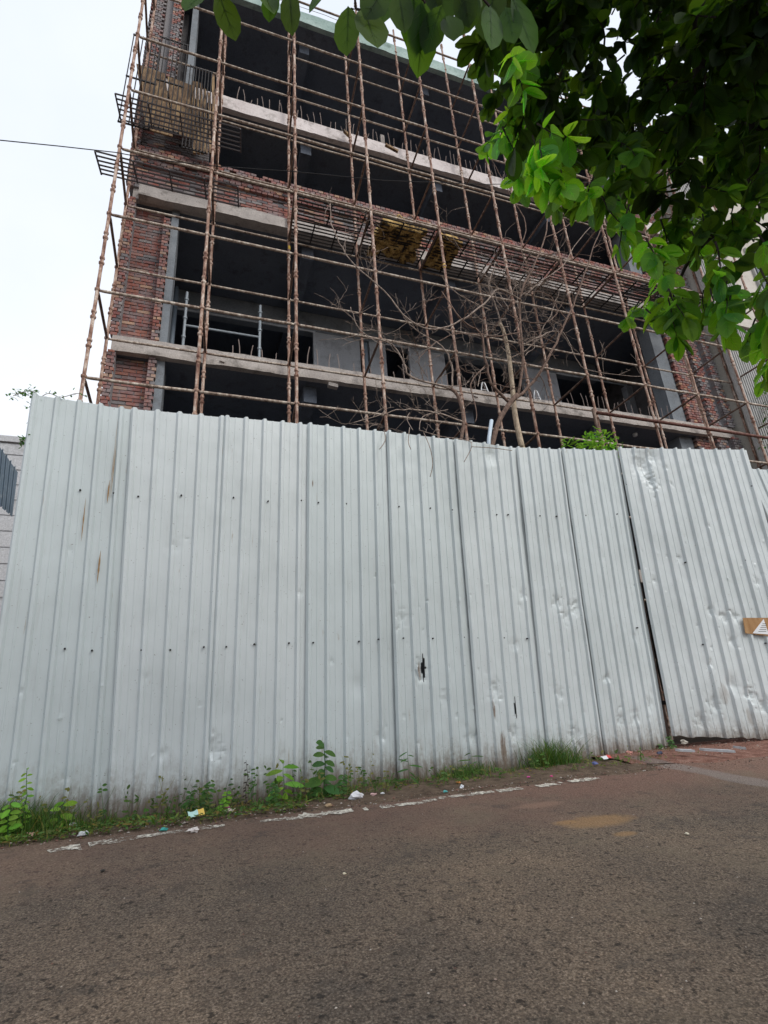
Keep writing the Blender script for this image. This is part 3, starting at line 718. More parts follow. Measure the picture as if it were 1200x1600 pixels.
upright_panel(298, 332, 92, 236, 8.0, 8, 'narrow dark rod panel standing upright next to the second pole', M_rodsteel)
# plywood sheets leaning behind them
def ply(pts, Y, label):
    v = [at(x, y, Y+dy) for x, y, dy in pts]; mb = MB(); n = (v[1]-v[0]).cross(v[3]-v[0]).normalized()*.012
    mb.add([p-n for p in v]+[p+n for p in v], [(0, 1, 2, 3), (7, 6, 5, 4), (0, 4, 5, 1), (1, 5, 6, 2), (2, 6, 7, 3), (3, 7, 4, 0)])
    tag(mb.build('plywood_sheet', M_ply), label, 'plywood', 'plywood sheets stacked on the upper scaffold')
ply([(213, 100, .1), (258, 116, .1), (270, 214, 0), (228, 202, 0)], 8.15, 'leftmost yellow stained plywood sheet standing behind the rod panels')
ply([(262, 120, .1), (300, 134, .1), (302, 218, 0), (270, 208, 0)], 8.2, 'brown plywood sheet standing right of the yellow stained one')
for k, (x, yt) in enumerate(((302, 128), (308, 129), (314, 131), (320, 140), (327, 146), (333, 118))):
    a = at(x, yt, 8.25); b = at(x+2, 240, 8.15); mb = MB(); mb.obox((a+b)/2, (.028, 0, 0), (0, .02, 0), (b-a)/2)
    tag(mb.build('timber_batten', M_ply), 'upright brown timber batten in the row right of the plywood sheets', 'timber', 'upright timber battens beside the second pole')
# yellow sacking heaps on the walkway
def sack(px, py, Y, w, h, label, seed):
    c = at(px, py, Y); mb = MB(); n = 26; m = 12; vs = []
    for j in range(m+1):
        for i in range(n+1):
            u = i/n; v = j/m; x = c.x-w/2+w*u; y = 7.4+.8*v; x += .12*noise.noise(Vector((y*4, seed, u*2)))*(1+abs(u-.5)); y += .14*noise.noise(Vector((x*4, seed+3, v*2)))
            b = abs(math.sin(math.pi*u))**.5*math.sin(math.pi*clampf(v*.9+.05, 0, 1))**.5
            z = 9.24+h*b*(.7+.5*noise.noise(Vector((x*5, y*5, seed))))+.04*noise.noise(Vector((x*14, y*14, seed)))
            vs.append((x, y, z))
    nn = len(vs); vs += [(x, y, 9.15+.06*noise.noise(Vector((x*7, y*7, 1)))+.03*noise.noise(Vector((x*19, y*19, 1)))) for x, y, z in vs]
    W_ = n+1; fs = []
    for j in range(m):
        for i in range(n):
            q = (j*W_+i, j*W_+i+1, (j+1)*W_+i+1, (j+1)*W_+i); fs.append(q); fs.append(tuple(k+nn for k in q[::-1]))
    for i in range(n): fs.append((i, i+nn, i+1+nn, i+1)); fs.append((m*W_+i, m*W_+i+1, m*W_+i+1+nn, m*W_+i+nn))
    for j in range(m): fs.append((j*W_, (j+1)*W_, (j+1)*W_+nn, j*W_+nn)); fs.append((j*W_+n, j*W_+n+nn, (j+1)*W_+n+nn, (j+1)*W_+n))
    mb.add(vs, fs); tag(mb.build('sacking_bundle', M_sack, smooth=True), label, 'sacking')
sack(622, 370, 7.7, .95, .5, 'large yellow sacking bundle lying on walkway between fourth and fifth poles', 1)
sack(690, 408, 7.9, .6, .14, 'flatter yellow sacking bundle lying right of the large one', 5)
# service cable crossing in front of the scaffold
cb_ = MB(); pts = []
for x, y, Y in ((-160, 212, 6.2), (0, 219, 6.5), (90, 228, 6.7), (180, 238, 6.9), (240, 249, 6.98), (330, 259, 7.05), (460, 268, 7.05), (600, 282, 7.1), (760, 288, 7.1), (900, 286, 7.12), (1050, 278, 7.14), (1260, 262, 7.14)): pts.append(at(x, y, Y))
cb_.tube(pts, .0075, 5); tag(cb_.build('service_cable', M_black), 'thin black cable strung across the scaffold from the left edge', 'cable')

# ------------------------------------------------------------------ neighbours
NB = empty('neighbour_building', (15, 9, -.6), 'cream rendered building with vertical grey fins at the right of the scaffold', 'building')
mb = MB(); mb.box((13.05, 8.2, -.59), (24, 18, 15.6)); mb.build('wall', M_cream, NB)
mb = MB(); x = 12.92
for k in range(15):
    mb2 = x+k*.085; mb.box((mb2, 8.02, -.55), (mb2+.04, 8.14, 9.3))
mb.box((12.9, 8.142, -.55), (14.2, 8.198, 9.3)); mb.build('fin_panel', M_fin, NB)
mb = MB()
for k in range(15): mb.box((12.92+k*.085, 8.02, 9.8), (12.96+k*.085, 8.14, 15.2))
mb.box((12.9, 8.142, 9.8), (14.2, 8.198, 15.2)); mb.build('fin_panel', M_fin, NB)
mb = MB(); mb.box((12.88, 7.95, 9.303), (18, 8.199, 9.797)); mb.build('band', M_cream, NB)
mb = MB(); mb.box((14.25, 7.9, -.5), (14.95, 8.199, 9.3)); mb.build('pier', M_cream, NB)
for k in range(3):
    for z in (1.2, 5, 10.4):
        f = MB(); X = 15.4+k*2.4; f.box((X, 8.12, z), (X+1.5, 8.198, z+2.4)); ff = f.build('window', M_fin, NB)
        f = MB(); f.box((X+.07, 8.09, z+.07), (X+1.43, 8.118, z+2.33)); f.build('pane', M_glass, ff)
mb = MB(); mb.box((12.9, 7.8, 15.602), (24, 18, 15.85)); mb.build('roof_coping', M_cream, NB)
LB = empty('block_wall', (-6, 9, -.6), 'grey coursed block wall at the left edge behind the end of the hoarding', 'wall')
mb = MB(); mb.box((-12, 9.0, -.59), (-1.75, 9.25, 4.4))
z = -.55
while z < 4.38: mb.box((-12, 8.985, z), (-1.76, 8.999, min(z+.225, 4.38))); z += .25
mb.build('courses', M_block, LB)
mb = MB(); mb.box((-12.05, 8.95, 4.402), (-1.72, 9.3, 4.5)); mb.build('coping', M_block, LB)
def lsheet():
    P = [at(-90, 560, 6.6), at(-70, 760, 6.3), at(20, 806, 6.3), at(28, 738, 6.4), at(-3, 690, 6.6)]
    a, b, c, d = at(-110, 700, 6.2), at(19, 808, 6.3), at(-100, 560, 6.8), at(28, 738, 6.6)
    mb, _ = corr_sheet(a, b, c, d, .07, .02, [], 44, (), nrow=10); return mb
tag(lsheet().build('corrugated_sheet', M_bluesheet), 'dark blue grey corrugated sheet corner at the far left edge', 'metal sheet')
# pale plastic pipe poking over the hoarding
mb = MB(); mb.tube([at(762, 720, 5.9), at(764, 685, 5.95), at(768, 657, 6.0)], .028, 10); tag(mb.build('plastic_pipe', flat('pale_blue_plastic', (.5, .58, .66), .4), smooth=True), 'pale blue plastic pipe end poking above the hoarding beside the bare tree', 'pipe')
# poles stacked on the slab edge and two white trestles
for k in range(7):
    a = at(725, 596+k*3, 8.75+.05*k); mb = MB(); z = 6.38+.03*(k % 3)
    mb.tube([(a.x+.1*(k % 3), 8.78+.06*k, z), (a.x+1.7+.2*(k % 4), 8.75+.07*k, z+.05*random.random())], .018, 6)
    tag(mb.build('loose_tube', M_ledg), 'loose thin tube in the pile lying on the first slab edge', 'tube', 'loose tubes piled on the first slab')
for (x, y, lb) in ((757, 600, 'small white A shaped trestle on the slab edge behind the bare tree'), (839, 612, 'second white A shaped trestle on the slab edge right of the first')):
    c = at(x, y+10, 8.66); tr_ = empty('trestle', (c.x, 8.66, 6.37), lb, 'trestle', 'white trestles on the first slab')
    for s_ in (-1, 1):
        mb = MB(); mb.tube([(c.x+s_*.11, 8.66, 6.37), (c.x+s_*.03, 8.66, 6.68)], .013, 5); mb.build('leg', M_white, tr_)
    mb = MB(); mb.tube([(c.x-.03, 8.66, 6.68), (c.x+.03, 8.66, 6.68)], .014, 5); mb.tube([(c.x-.07, 8.66, 6.5), (c.x+.07, 8.66, 6.5)], .01, 5); mb.build('rung', M_white, tr_)

# ------------------------------------------------------------------ bare trees behind the hoarding
def smooth_path(P, sub=4):
    out_ = []
    for i in range(len(P)-1):
        p0 = P[max(i-1, 0)]; p1 = P[i]; p2 = P[i+1]; p3 = P[min(i+2, len(P)-1)]
        for k in range(sub):
            t = k/sub
            out_.append(.5*((2*p1)+(p2-p0)*t+(2*p0-5*p1+4*p2-p3)*t*t+(3*p1-p0-3*p2+p3)*t**3))
    out_.append(P[-1]); return out_
def twig(mb, p, d, ln_, r, depth, rr, droop=-.02):
    n = max(3, int(ln_/.07)); pts = [p]; d = d.normalized(); q = p.copy()
    ax = Vector((rr.uniform(-1, 1), rr.uniform(-.5, .5), rr.uniform(-1, 1)))*.25
    for i in range(n):
        d = (d+ax*.35+Vector((rr.gauss(0, .17), rr.gauss(0, .12), rr.gauss(0, .17)+droop))).normalized(); q = q+d*(ln_/n); pts.append(q.copy())
    mb.tube(pts, [max(.0024, r*(1-.7*i/n)) for i in range(n+1)], 4 if r < .006 else 6, cap=False)
    if depth > 0:
        for i in range(1, n):
            if rr.random() < (.5 if depth > 1 else .38):
                s_ = Vector((rr.uniform(-1, 1), rr.uniform(-.7, .7), rr.uniform(-.5, 1))).normalized()
                dd = (pts[i+1]-pts[i]).normalized()*.6+s_*.8
                twig(mb, pts[i], dd, ln_*rr.uniform(.35, .65), r*.55, depth-1, rr, droop)
def limb(mb, px, r0_, r1_, rr, ntw=1.0, tl=.55, dep=2):
    P = smooth_path([at(*p) for p in px]); n = len(P)
    for i in range(1, n-1): P[i] = P[i]+Vector((rr.gauss(0, .008), 0, rr.gauss(0, .008)))
    mb.tube(P, [1.0*(r0_+(r1_-r0_)*i/(n-1)) for i in range(n)], 8)
    for i in range(2, n):
        if rr.random() < .42*ntw:
            s_ = Vector((rr.uniform(-1, 1), rr.uniform(-.6, .6), rr.uniform(-.6, 1)))
            twig(mb, P[i], s_, tl*rr.uniform(.5, 1.2), min(.009, r0_*.35), dep, rr)
bt = empty('bare_tree', at(770, 700, 6.5).to_2d().to_3d()+Vector((0, 0, -.59)), 'dark leafless tree with forking twisted limbs rising behind the middle of the hoarding', 'tree')
rr = random.Random(11); c = at(768, 695, 6.5)
mb = MB(); mb.tube([(c.x-.1, 6.5, -.59), (c.x-.05, 6.5, 1.6), c], [.07, .06, .045], 9)
mb.tube(smooth_path([at(768, 700, 6.5), at(778, 662, 6.5), at(795, 632, 6.5), at(808, 617, 6.5)]), .04, 9); mb.build('trunk', M_bark, bt, smooth=True)
mb = MB()
limb(mb, [(800, 628, 6.5), (835, 595, 6.45), (862, 548, 6.4), (885, 500, 6.35), (905, 455, 6.3), (922, 400, 6.25), (938, 360, 6.2)], .028, .009, rr, 1.0)
mb.build('limb', M_bark, bt, smooth=True); mb = MB()
limb(mb, [(797, 630, 6.5), (768, 600, 6.45), (758, 560, 6.4), (750, 520, 6.35), (722, 500, 6.3), (690, 455, 6.3)], .026, .008, rr, 1.1)
mb.build('limb', M_bark, bt, smooth=True); mb = MB()
limb(mb, [(808, 618, 6.5), (817, 560, 6.5), (812, 500, 6.5), (815, 455, 6.45), (835, 415, 6.4), (852, 370, 6.4), (858, 330, 6.4), (880, 285, 6.3), (895, 255, 6.3)], .026, .006, rr, 1.3, .7)
mb.build('limb', M_bark, bt, smooth=True); mb = MB()
limb(mb, [(815, 470, 6.45), (780, 452, 6.4), (755, 475, 6.35), (720, 500, 6.3), (680, 515, 6.3), (640, 500, 6.3), (600, 455, 6.3), (555, 415, 6.3), (530, 380, 6.3), (518, 350, 6.3), (516, 318, 6.3)], .016, .007, rr, 1.1, .7)
mb.build('limb', M_twig, bt, smooth=True); mb = MB()
limb(mb, [(820, 462, 6.5), (845, 440, 6.5), (880, 415, 6.5), (905, 375, 6.5), (950, 330, 6.5), (985, 315, 6.5)], .013, .004, rr, 1.2, .6)
limb(mb, [(818, 540, 6.5), (845, 525, 6.4), (880, 520, 6.4), (900, 560, 6.4), (925, 580, 6.4), (1003, 588, 6.4)], .012, .004, rr, .8, .5)
mb.build('limb', M_twig, bt, smooth=True)
mb = MB()
limb(mb, [(812, 500, 6.5), (850, 505, 6.4), (870, 490, 6.4), (862, 465, 6.4), (835, 455, 6.4), (800, 462, 6.4)], .012, .005, rr, .8, .4)
limb(mb, [(760, 570, 6.45), (735, 600, 6.4), (745, 640, 6.35), (742, 660, 6.3)], .012, .005, rr, .8, .4)
limb(mb, [(812, 520, 6.5), (770, 525, 6.4), (725, 520, 6.3), (690, 530, 6.3), (655, 560, 6.3), (668, 590, 6.3)], .012, .004, rr, 1, .5)
limb(mb, [(830, 430, 6.4), (815, 390, 6.4), (822, 350, 6.4), (800, 310, 6.4), (790, 290, 6.4), (775, 262, 6.4), (755, 225, 6.4)], .012, .004, rr, .7, .4)
limb(mb, [(850, 372, 6.4), (890, 350, 6.4), (905, 310, 6.4), (900, 285, 6.4)], .010, .004, rr, .8, .4)
mb.build('limb', M_bark, bt, smooth=True)
mb = MB()
for k in range(40):
    p = at(rr.gauss(800, 42), rr.gauss(480, 52), 6.4+rr.uniform(-.3, .3)); twig(mb, p, Vector((rr.uniform(-1, 1), rr.uniform(-.4, .4), rr.uniform(-.6, 1))), rr.uniform(.4, .95), .0065, 2, rr)
mb.build('twigs', M_twig, bt, smooth=True)

pt = empty('dead_tree', Vector((at(815, 700, 6.8).x, 6.8, -.59)), 'pale peeled dead trunk standing behind the hoarding right of the dark forked tree', 'tree')
c = at(816, 700, 6.8); mb = MB(); mb.tube([(c.x+.05, 6.8, -.59), (c.x, 6.8, 1.5), c], [.075, .065, .05], 9)
mb.tube(smooth_path([at(816, 701, 6.8), at(805, 650, 6.8), at(800, 600, 6.8), at(794, 550, 6.8), at(786, 515, 6.8), at(780, 505, 6.8)]), [.05-.0011*i for i in range(21)], 9); mb.build('trunk', M_pale, pt, smooth=True)
mb = MB()
limb(mb, [(786, 515, 6.8), (775, 480, 6.75), (764, 450, 6.7), (768, 430, 6.65), (775, 410, 6.6)], .016, .008, rr, .8, .5)
limb(mb, [(766, 485, 6.75), (735, 470, 6.7), (705, 452, 6.7), (690, 430, 6.6)], .012, .005, rr, .8, .5)
limb(mb, [(796, 560, 6.8), (830, 540, 6.8), (856, 500, 6.7), (868, 470, 6.7), (880, 440, 6.6)], .011, .004, rr, .8, .5)
mb.build('limb', M_twig, pt, smooth=True)

lt = empty('bare_tree', Vector((at(716, 690, 6.3).x, 6.3, -.59)), 'thin brown leafless tree left of the dark forked tree, its limbs arching left', 'tree')
c = at(720, 692, 6.3); mb = MB(); mb.tube([(c.x, 6.3, -.59), (c.x-.03, 6.3, 1.5), c], [.05, .045, .032], 8)
mb.tube(smooth_path([at(719, 695, 6.3), at(724, 655, 6.3), at(715, 618, 6.3), at(700, 605, 6.3)]), .026, 8); mb.build('trunk', M_bark, lt, smooth=True)
mb = MB()
limb(mb, [(708, 608, 6.3), (670, 598, 6.25), (640, 588, 6.2), (628, 560, 6.2), (612, 538, 6.2), (575, 525, 6.2), (556, 505, 6.2), (548, 480, 6.2)], .018, .004, rr, 1.1, .55)
limb(mb, [(706, 608, 6.3), (706, 570, 6.25), (690, 540, 6.2), (655, 520, 6.2), (630, 495, 6.2)], .015, .005, rr, 1, .5)
limb(mb, [(724, 660, 6.3), (700, 650, 6.2), (665, 642, 6.1), (630, 640, 6.0), (595, 648, 5.95), (545, 662, 5.9)], .015, .003, rr, 1.4, .45)
mb.build('limb', M_twig, lt, smooth=True)
mb = MB()
for pts_ in ([(655, 672, 5.5), (690, 682, 5.42), (730, 688, 5.4), (737, 698, 5.36), (725, 722, 5.36)], [(662, 676, 5.5), (672, 700, 5.4), (676, 725, 5.4), (672, 745, 5.4)], [(600, 672, 5.5), (602, 688, 5.4), (593, 702, 5.4)], [(640, 668, 5.5), (638, 690, 5.42), (642, 702, 5.4)], [(737, 698, 5.36), (770, 700, 5.36), (800, 704, 5.4)], [(645, 672, 5.5), (636, 655, 5.8), (640, 645, 6.0)], [(700, 640, 6.1), (662, 650, 5.8), (655, 672, 5.5)]):
    P = smooth_path([at(*p) for p in pts_]); mb2 = MB(); mb2.tube(P, .005, 5); mb2.build('hanging_twig', M_twig, lt, smooth=True)
for k in range(14): twig(mb, at(rr.uniform(540, 720), rr.uniform(650, 672), 5.7), Vector((rr.uniform(-1, 1), -.3, rr.uniform(-.6, .6))), .4, .004, 2, rr)
mb.build('twigs', M_twig, lt, smooth=True)

# ------------------------------------------------------------------ leaf builders
def leaf(mb, p, d, nrm, ln_, wd, col, fold=.12, curl=.15):
    d = d.normalized(); s_ = d.cross(nrm).normalized(); n_ = s_.cross(d).normalized()
    prof = [(0, 0), (.13, .5), (.36, .93), (.64, 1.0), (.87, .62), (1.0, 0)]
    C_ = []; L_ = []; R2 = []
    for t, w in prof:
        c = p+d*ln_*t-n_*curl*ln_*t*t
        C_.append(c); L_.append(c+s_*wd*.5*w+n_*fold*wd*w); R2.append(c-s_*wd*.5*w+n_*fold*wd*w)
    vs = [C_[0]]+[q for i in range(1, 5) for q in (L_[i], C_[i], R2[i])]+[C_[5]]
    fs = [(0, 2, 1), (0, 3, 2)]
    for i in range(3):
        a = 1+3*i; fs += [(a, a+1, a+4, a+3), (a+1, a+2, a+5, a+4)]
    fs += [(10, 11, 13), (11, 12, 13)]
    mb.add(vs, fs, col)
    if ln_ > .085:      # pale midrib and a few side veins on both faces
        c2 = (col[0]*2.2, col[1]*1.8, col[2]*2.0)
        for e in (.0012, -.0012):
            mb.add([p+s_*wd*.022+n_*e, p-s_*wd*.022+n_*e, C_[3]-s_*wd*.012+n_*e, C_[5]+n_*e, C_[3]+s_*wd*.012+n_*e], [(0, 1, 2, 3, 4)], c2)
            for i in (1, 2, 3):
                for sd_ in (L_, R2):
                    a_ = C_[i]; b_ = C_[i].lerp(C_[i+1], .35).lerp(sd_[i+1] if i < 4 else C_[5], .8)
                    mb.add([a_+n_*e, a_+d*wd*.03+n_*e, b_+n_*e], [(0, 1, 2)], c2)
rr = random.Random(5)
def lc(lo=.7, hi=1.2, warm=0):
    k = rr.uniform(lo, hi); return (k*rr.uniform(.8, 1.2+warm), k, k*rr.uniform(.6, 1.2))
# ------------------------------------------------------------------ big tree whose canopy hangs over the lane
big = empty('shade_tree', (6.6, .9, -1.06), 'broad leaved green tree whose dark canopy hangs over the lane at the upper right', 'tree')
mb = MB(); mb.tube([(6.6, .9, -1.1), (6.5, .95, .5), (6.2, 1.1, 2.2), (5.7, 1.3, 3.4)], [.28, .22, .19, .15], 14); mb.build('trunk', M_darkbark, big, smooth=True)
crown = MB(); br_ = MB()
def inpoly(x, y, P):
    c = False; j = len(P)-1
    for i in range(len(P)):
        if (P[i][1] > y) != (P[j][1] > y) and x < (P[j][0]-P[i][0])*(y-P[i][1])/(P[j][1]-P[i][1])+P[i][0]: c = not c
        j = i
    return c
MAIN = [(680, -260), (715, -10), (775, 60), (770, 150), (778, 215), (835, 250), (890, 300), (945, 300), (960, 345), (1010, 330), (1045, 375), (1080, 385), (1100, 360), (1120, 390), (1150, 380), (1178, 450), (1215, 560), (1500, 600), (1600, -260)]
def spray(x, y, dist, n, droop=.6, sz=.15, down=None, tone=(.25, .85)):
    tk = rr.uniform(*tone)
    """a drooping twig with paired leaves, root at the pixel's ray at a given distance"""
    p = atd(x, y, dist); d = down or Vector((rr.uniform(-1, .4), rr.uniform(-.6, .8), rr.uniform(-.9, .1))).normalized()
    q = p.copy(); pts = [q.copy()]
    for i in range(n):
        d = (d+Vector((rr.gauss(0, .16), rr.gauss(0, .16), -.10*droop))).normalized(); q = q+d*sz*.36; pts.append(q.copy())
        side = d.cross(Vector((0, 0, 1)));
        if side.length < .1: side = Vector((1, 0, 0))
        side.normalize()
        for s_ in (-1, 1):
            if rr.random() < .88:
                ld = side*s_*.8+d*.45+Vector((0, 0, -rr.uniform(.1, .9)))+Vector((rr.gauss(0, .25), rr.gauss(0, .25), rr.gauss(0, .2)))
                nn = Vector((rr.gauss(0, .45), rr.gauss(0, .45), 1)).normalized(); l = sz*rr.uniform(.7, 1.15)
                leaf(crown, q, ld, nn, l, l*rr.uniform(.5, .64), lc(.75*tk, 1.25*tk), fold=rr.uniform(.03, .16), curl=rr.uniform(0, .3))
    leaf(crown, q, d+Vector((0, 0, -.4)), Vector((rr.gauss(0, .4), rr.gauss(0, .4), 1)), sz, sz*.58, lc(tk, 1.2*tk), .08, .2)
    br_.tube(pts, [.0045*(1-.6*i/n) for i in range(n+1)], 4, cap=False)
cnt = 0
while cnt < 900:
    x = rr.uniform(700, 1560); y = rr.uniform(-260, 600)
    if not inpoly(x, y, MAIN): continue
    # thinner towards the ragged lower edge
    dn = 1.0
    if y > 260: dn = .62
    if x > 1200 or y < 0: dn *= .6
    if rr.random() > dn: continue
    spray(x, y-rr.uniform(0, 40), rr.uniform(3.0, 5.0), rr.randint(3, 5), sz=rr.uniform(.085, .13), tone=(.15, .6) if y < 220 else (.2, 1.1)); cnt += 1  # upper sprays get darker leaf colour, standing in for shade inside the canopy
k_ = 0
for (x, y, n, sz) in ((800, 215, 4, .14), (780, 215, 4, .13), (815, 260, 4, .13), (860, 290, 4, .13), (1190, 520, 5, .13), (1196, 560, 4, .12), (1198, 490, 5, .13), (1195, 590, 3, .12), (805, 165, 4, .14), (790, 190, 4, .14), (830, 220, 4, .13), (850, 245, 5, .13), (875, 255, 4, .13), (925, 300, 4, .12), (945, 320, 5, .12), (985, 350, 4, .12), (975, 335, 5, .12), (1000, 385, 4, .12), (1040, 420, 4, .12), (1020, 470, 4, .12), (1045, 480, 5, .13), (1010, 490, 4, .12), (1060, 470, 4, .12), (1110, 440, 5, .13), (1125, 450, 5, .13), (1140, 460, 4, .12), (1180, 520, 4, .13), (1195, 470, 5, .14), (1100, 480, 4, .12), (1160, 480, 4, .13), (1130, 480, 4, .12), (1190, 380, 5, .14), (1120, 400, 4, .12), (1070, 370, 5, .12), (1050, 350, 4, .12), (820, 120, 5, .14), (800, 100, 4, .13), (1150, 400, 5, .15), (1200, 420, 5, .15), (1180, 440, 5, .15)):
    if 1090 < x < 1180 and y > 395 and k_ % 2: k_ += 1; continue
    k_ += 1
    for k in range(2): spray(x+rr.uniform(-12, 12), y+rr.uniform(-30, -6), rr.uniform(2.7, 3.6), n, sz=sz*.85, droop=1.2, tone=(.9, 2.3), down=Vector((rr.uniform(-.5, .5), rr.uniform(-.3, .3), -.8)))  # edge sprays get brighter leaf colour, standing in for backlight
# leaves hanging into the top of the picture
for (x, y, ln_, wd, ang, dist) in ((340, -14, 50, 26, 20, 2.1), (322, -16, 44, 24, -25, 2.1), (352, -22, 34, 20, 60, 2.1), (428, -18, 36, 20, -10, 2.1), (452, -18, 50, 22, 3, 2.1), (402, -26, 40, 22, 30, 2.1), (544, 10, 54, 29, -2, 2.0), (568, 14, 68, 36, 14, 2.0), (520, -26, 38, 22, -50, 2.0), (600, -18, 44, 32, -28, 2.0), (622, -14, 52, 26, 8, 2.1), (645, -12, 58, 32, 5, 2.1), (662, 0, 72, 36, -3, 2.1), (690, 8, 50, 28, -22, 2.1), (682, 10, 62, 22, -12, 2.2), (702, 24, 34, 26, 8, 2.1), (765, 8, 64, 28, 0, 2.2), (745, -8, 44, 26, -24, 2.2), (790, 12, 50, 26, 10, 2.2), (800, -6, 60, 30, 30, 2.2), (722, -24, 44, 26, 10, 2.2), (730, -40, 60, 34, 0, 2.3), (690, -40, 60, 34, 0, 2.3), (655, -42, 56, 34, 20, 2.3), (620, -44, 56, 30, -20, 2.3), (775, -30, 60, 34, -10, 2.3)):
    p = atd(x, y, dist); s_ = dist/F/1.05; a = R_(ang)
    d = rt*math.sin(a)-up*math.cos(a)+fw*rr.uniform(-.35, .35)
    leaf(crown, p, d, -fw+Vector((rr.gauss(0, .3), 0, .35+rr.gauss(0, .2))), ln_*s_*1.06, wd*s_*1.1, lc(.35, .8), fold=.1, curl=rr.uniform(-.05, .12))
for a in ([(300, -60), (340, -18), (345, -10)], [(340, -80), (430, -40), (440, -15)], [(520, -80), (553, -20), (556, 14), (548, 14)], [(556, 14), (566, 16)], [(600, -80), (640, -30), (665, 5)], [(700, -90), (730, -30), (765, 10)]):
    br_.tube([atd(x, y, 2.05) for x, y in a], .0035, 5)
br_.tube([atd(300, -60, 2.2), atd(520, -85, 2.3), atd(700, -90, 2.6), atd(900, -120, 3.2), atd(1200, -160, 4)], [.006, .01, .016, .022, .03], 7)
# unseen leaves above and beside the camera, added to block overhead light
for k in range(240):
    p = Vector((rr.uniform(.8, 8.5), rr.uniform(-3.5, 1.6), rr.uniform(3.6, 6.5))); v_ = p.normalized()
    if v_.dot(fw) > .2 and abs(F*p.dot(up)/p.dot(fw)) < 1000 and abs(F*p.dot(rt)/p.dot(fw)) < 700: continue
    q_ = p; d_ = q_.length
    for j in range(10):
        nn = Vector((rr.gauss(0, .4), rr.gauss(0, .4), 1)).normalized(); l = rr.uniform(.16, .24)
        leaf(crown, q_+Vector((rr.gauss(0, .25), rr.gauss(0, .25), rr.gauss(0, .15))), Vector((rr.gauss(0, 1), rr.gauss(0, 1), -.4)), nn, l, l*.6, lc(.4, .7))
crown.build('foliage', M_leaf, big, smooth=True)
# dark limbs seen through the leaves
T0 = Vector((5.7, 1.3, 3.4))
for P, r in (([(1215, 90, 4.2), (1180, 200, 4.0), (1178, 300, 3.8), (1150, 350, 3.6), (1110, 370, 3.5), (1075, 410, 3.4), (1060, 445, 3.3)], .02), ([(1110, 20, 4.0), (1095, 100, 3.9), (1075, 170, 3.8), (1040, 250, 3.7), (1000, 290, 3.6)], .016), ([(1180, 140, 4.0), (1130, 85, 4.0), (1080, 100, 4), (1020, 130, 4.1)], .013), ([(1000, -50, 3.8), (900, 60, 3.6), (850, 150, 3.4), (840, 240, 3.2)], .012)):
    pts_ = [T0, (T0+atd(*P[0]))/2+Vector((0, 0, .35))]+[atd(*q) for q in P]; sp = smooth_path(pts_); n = len(sp)
    mb = MB(); mb.tube(sp, [.09*(1-i/n)**2+r*(1-.7*i/n) for i in range(n)], 9); mb.build('limb', M_darkbark, big, smooth=True)
br_.build('twigs', M_darkbark, big)

# ------------------------------------------------------------------ shrub behind the hoarding, creeper on its top corner
shb = empty('green_shrub', Vector((at(930, 700, 6.6).x, 6.6, -.59)), 'bright green shrub top showing over the hoarding near the gate gap', 'shrub')
mb = MB(); c = at(930, 700, 6.6); mb.tube([(c.x, 6.6, -.59), (c.x, 6.6, c.z)], .02, 6); mb.build('stem', M_bark, shb)
mb = MB()
for k in range(330):
    x = rr.gauss(930, 20); 
    top_ = 668+abs(x-935)*.45
    p = at(x, rr.uniform(top_, 712), 6.6+rr.uniform(-.25, .25))
    leaf(mb, p, Vector((rr.gauss(0, 1), rr.gauss(0, .6), rr.uniform(-.4, .5))), Vector((rr.gauss(0, .5), rr.gauss(0, .5), 1)), rr.uniform(.07, .12), .035, lc(.7, 1.2))
for k in range(14):
    p = at(rr.uniform(882, 900), rr.uniform(684, 698), 6.6); leaf(mb, p, Vector((rr.gauss(-.8, .5), 0, rr.uniform(-.4, .4))), Vector((0, -.4, 1)), .1, .04, lc())
mb.build('foliage', M_bright, shb, smooth=True)
vn = empty('creeper', fen(60, 617), 'small pale green creeper straggling over the top left corner of the hoarding', 'plant')
mb = MB(); lf = MB()
for P in ([(70, 640), (58, 615), (45, 608), (28, 612), (19, 616)], [(60, 620), (75, 612), (95, 618), (120, 612), (135, 618)], [(55, 660), (48, 640), (52, 612)], [(50, 690), (36, 686), (30, 688)]):
    pp = smooth_path([fen(x, y)+Vector((0, .03, .0)) for x, y in P]); mb = MB(); mb.tube(pp, .004, 4); mb.build('stem', M_twig, vn)
    for q in pp[2:]:
        for k in range(5 if P[-1][0] < 60 else 1):
            leaf(lf, q+Vector((rr.gauss(0, .025), rr.gauss(0, .03), rr.gauss(0, .02))), Vector((rr.gauss(0, 1), rr.gauss(0, 1), rr.gauss(0, 1))), Vector((0, -.5, 1)), rr.uniform(.025, .05), .022, lc(.8, 1.5))
lf.build('foliage', M_weed, vn)

# climbing greenery at the far right edge by the neighbour wall
cr = empty('wall_creeper', at(1215, 620, 7.9), 'leafy creeper on the neighbour building at the right edge', 'plant')
lf = MB(); st_ = MB()
for k in range(12):
    a = at(1225+rr.uniform(-10, 20), 560+k*12, 7.8); b = at(1185+rr.uniform(0, 15), 575+k*11, 7.75); st_.tube([a, (a+b)/2, b], .006, 4)
    for i in range(16):
        q = a.lerp(b, rr.random()); leaf(lf, q+Vector((rr.gauss(0, .08), rr.gauss(0, .06), rr.gauss(0, .08))), Vector((rr.gauss(0, 1), rr.gauss(0, 1), rr.uniform(-1, .3))), Vector((0, -.6, 1)), .1, .05, lc(.6, 1.1))
st_.build('stem', M_twig, cr); lf.build('foliage', M_weed, cr)

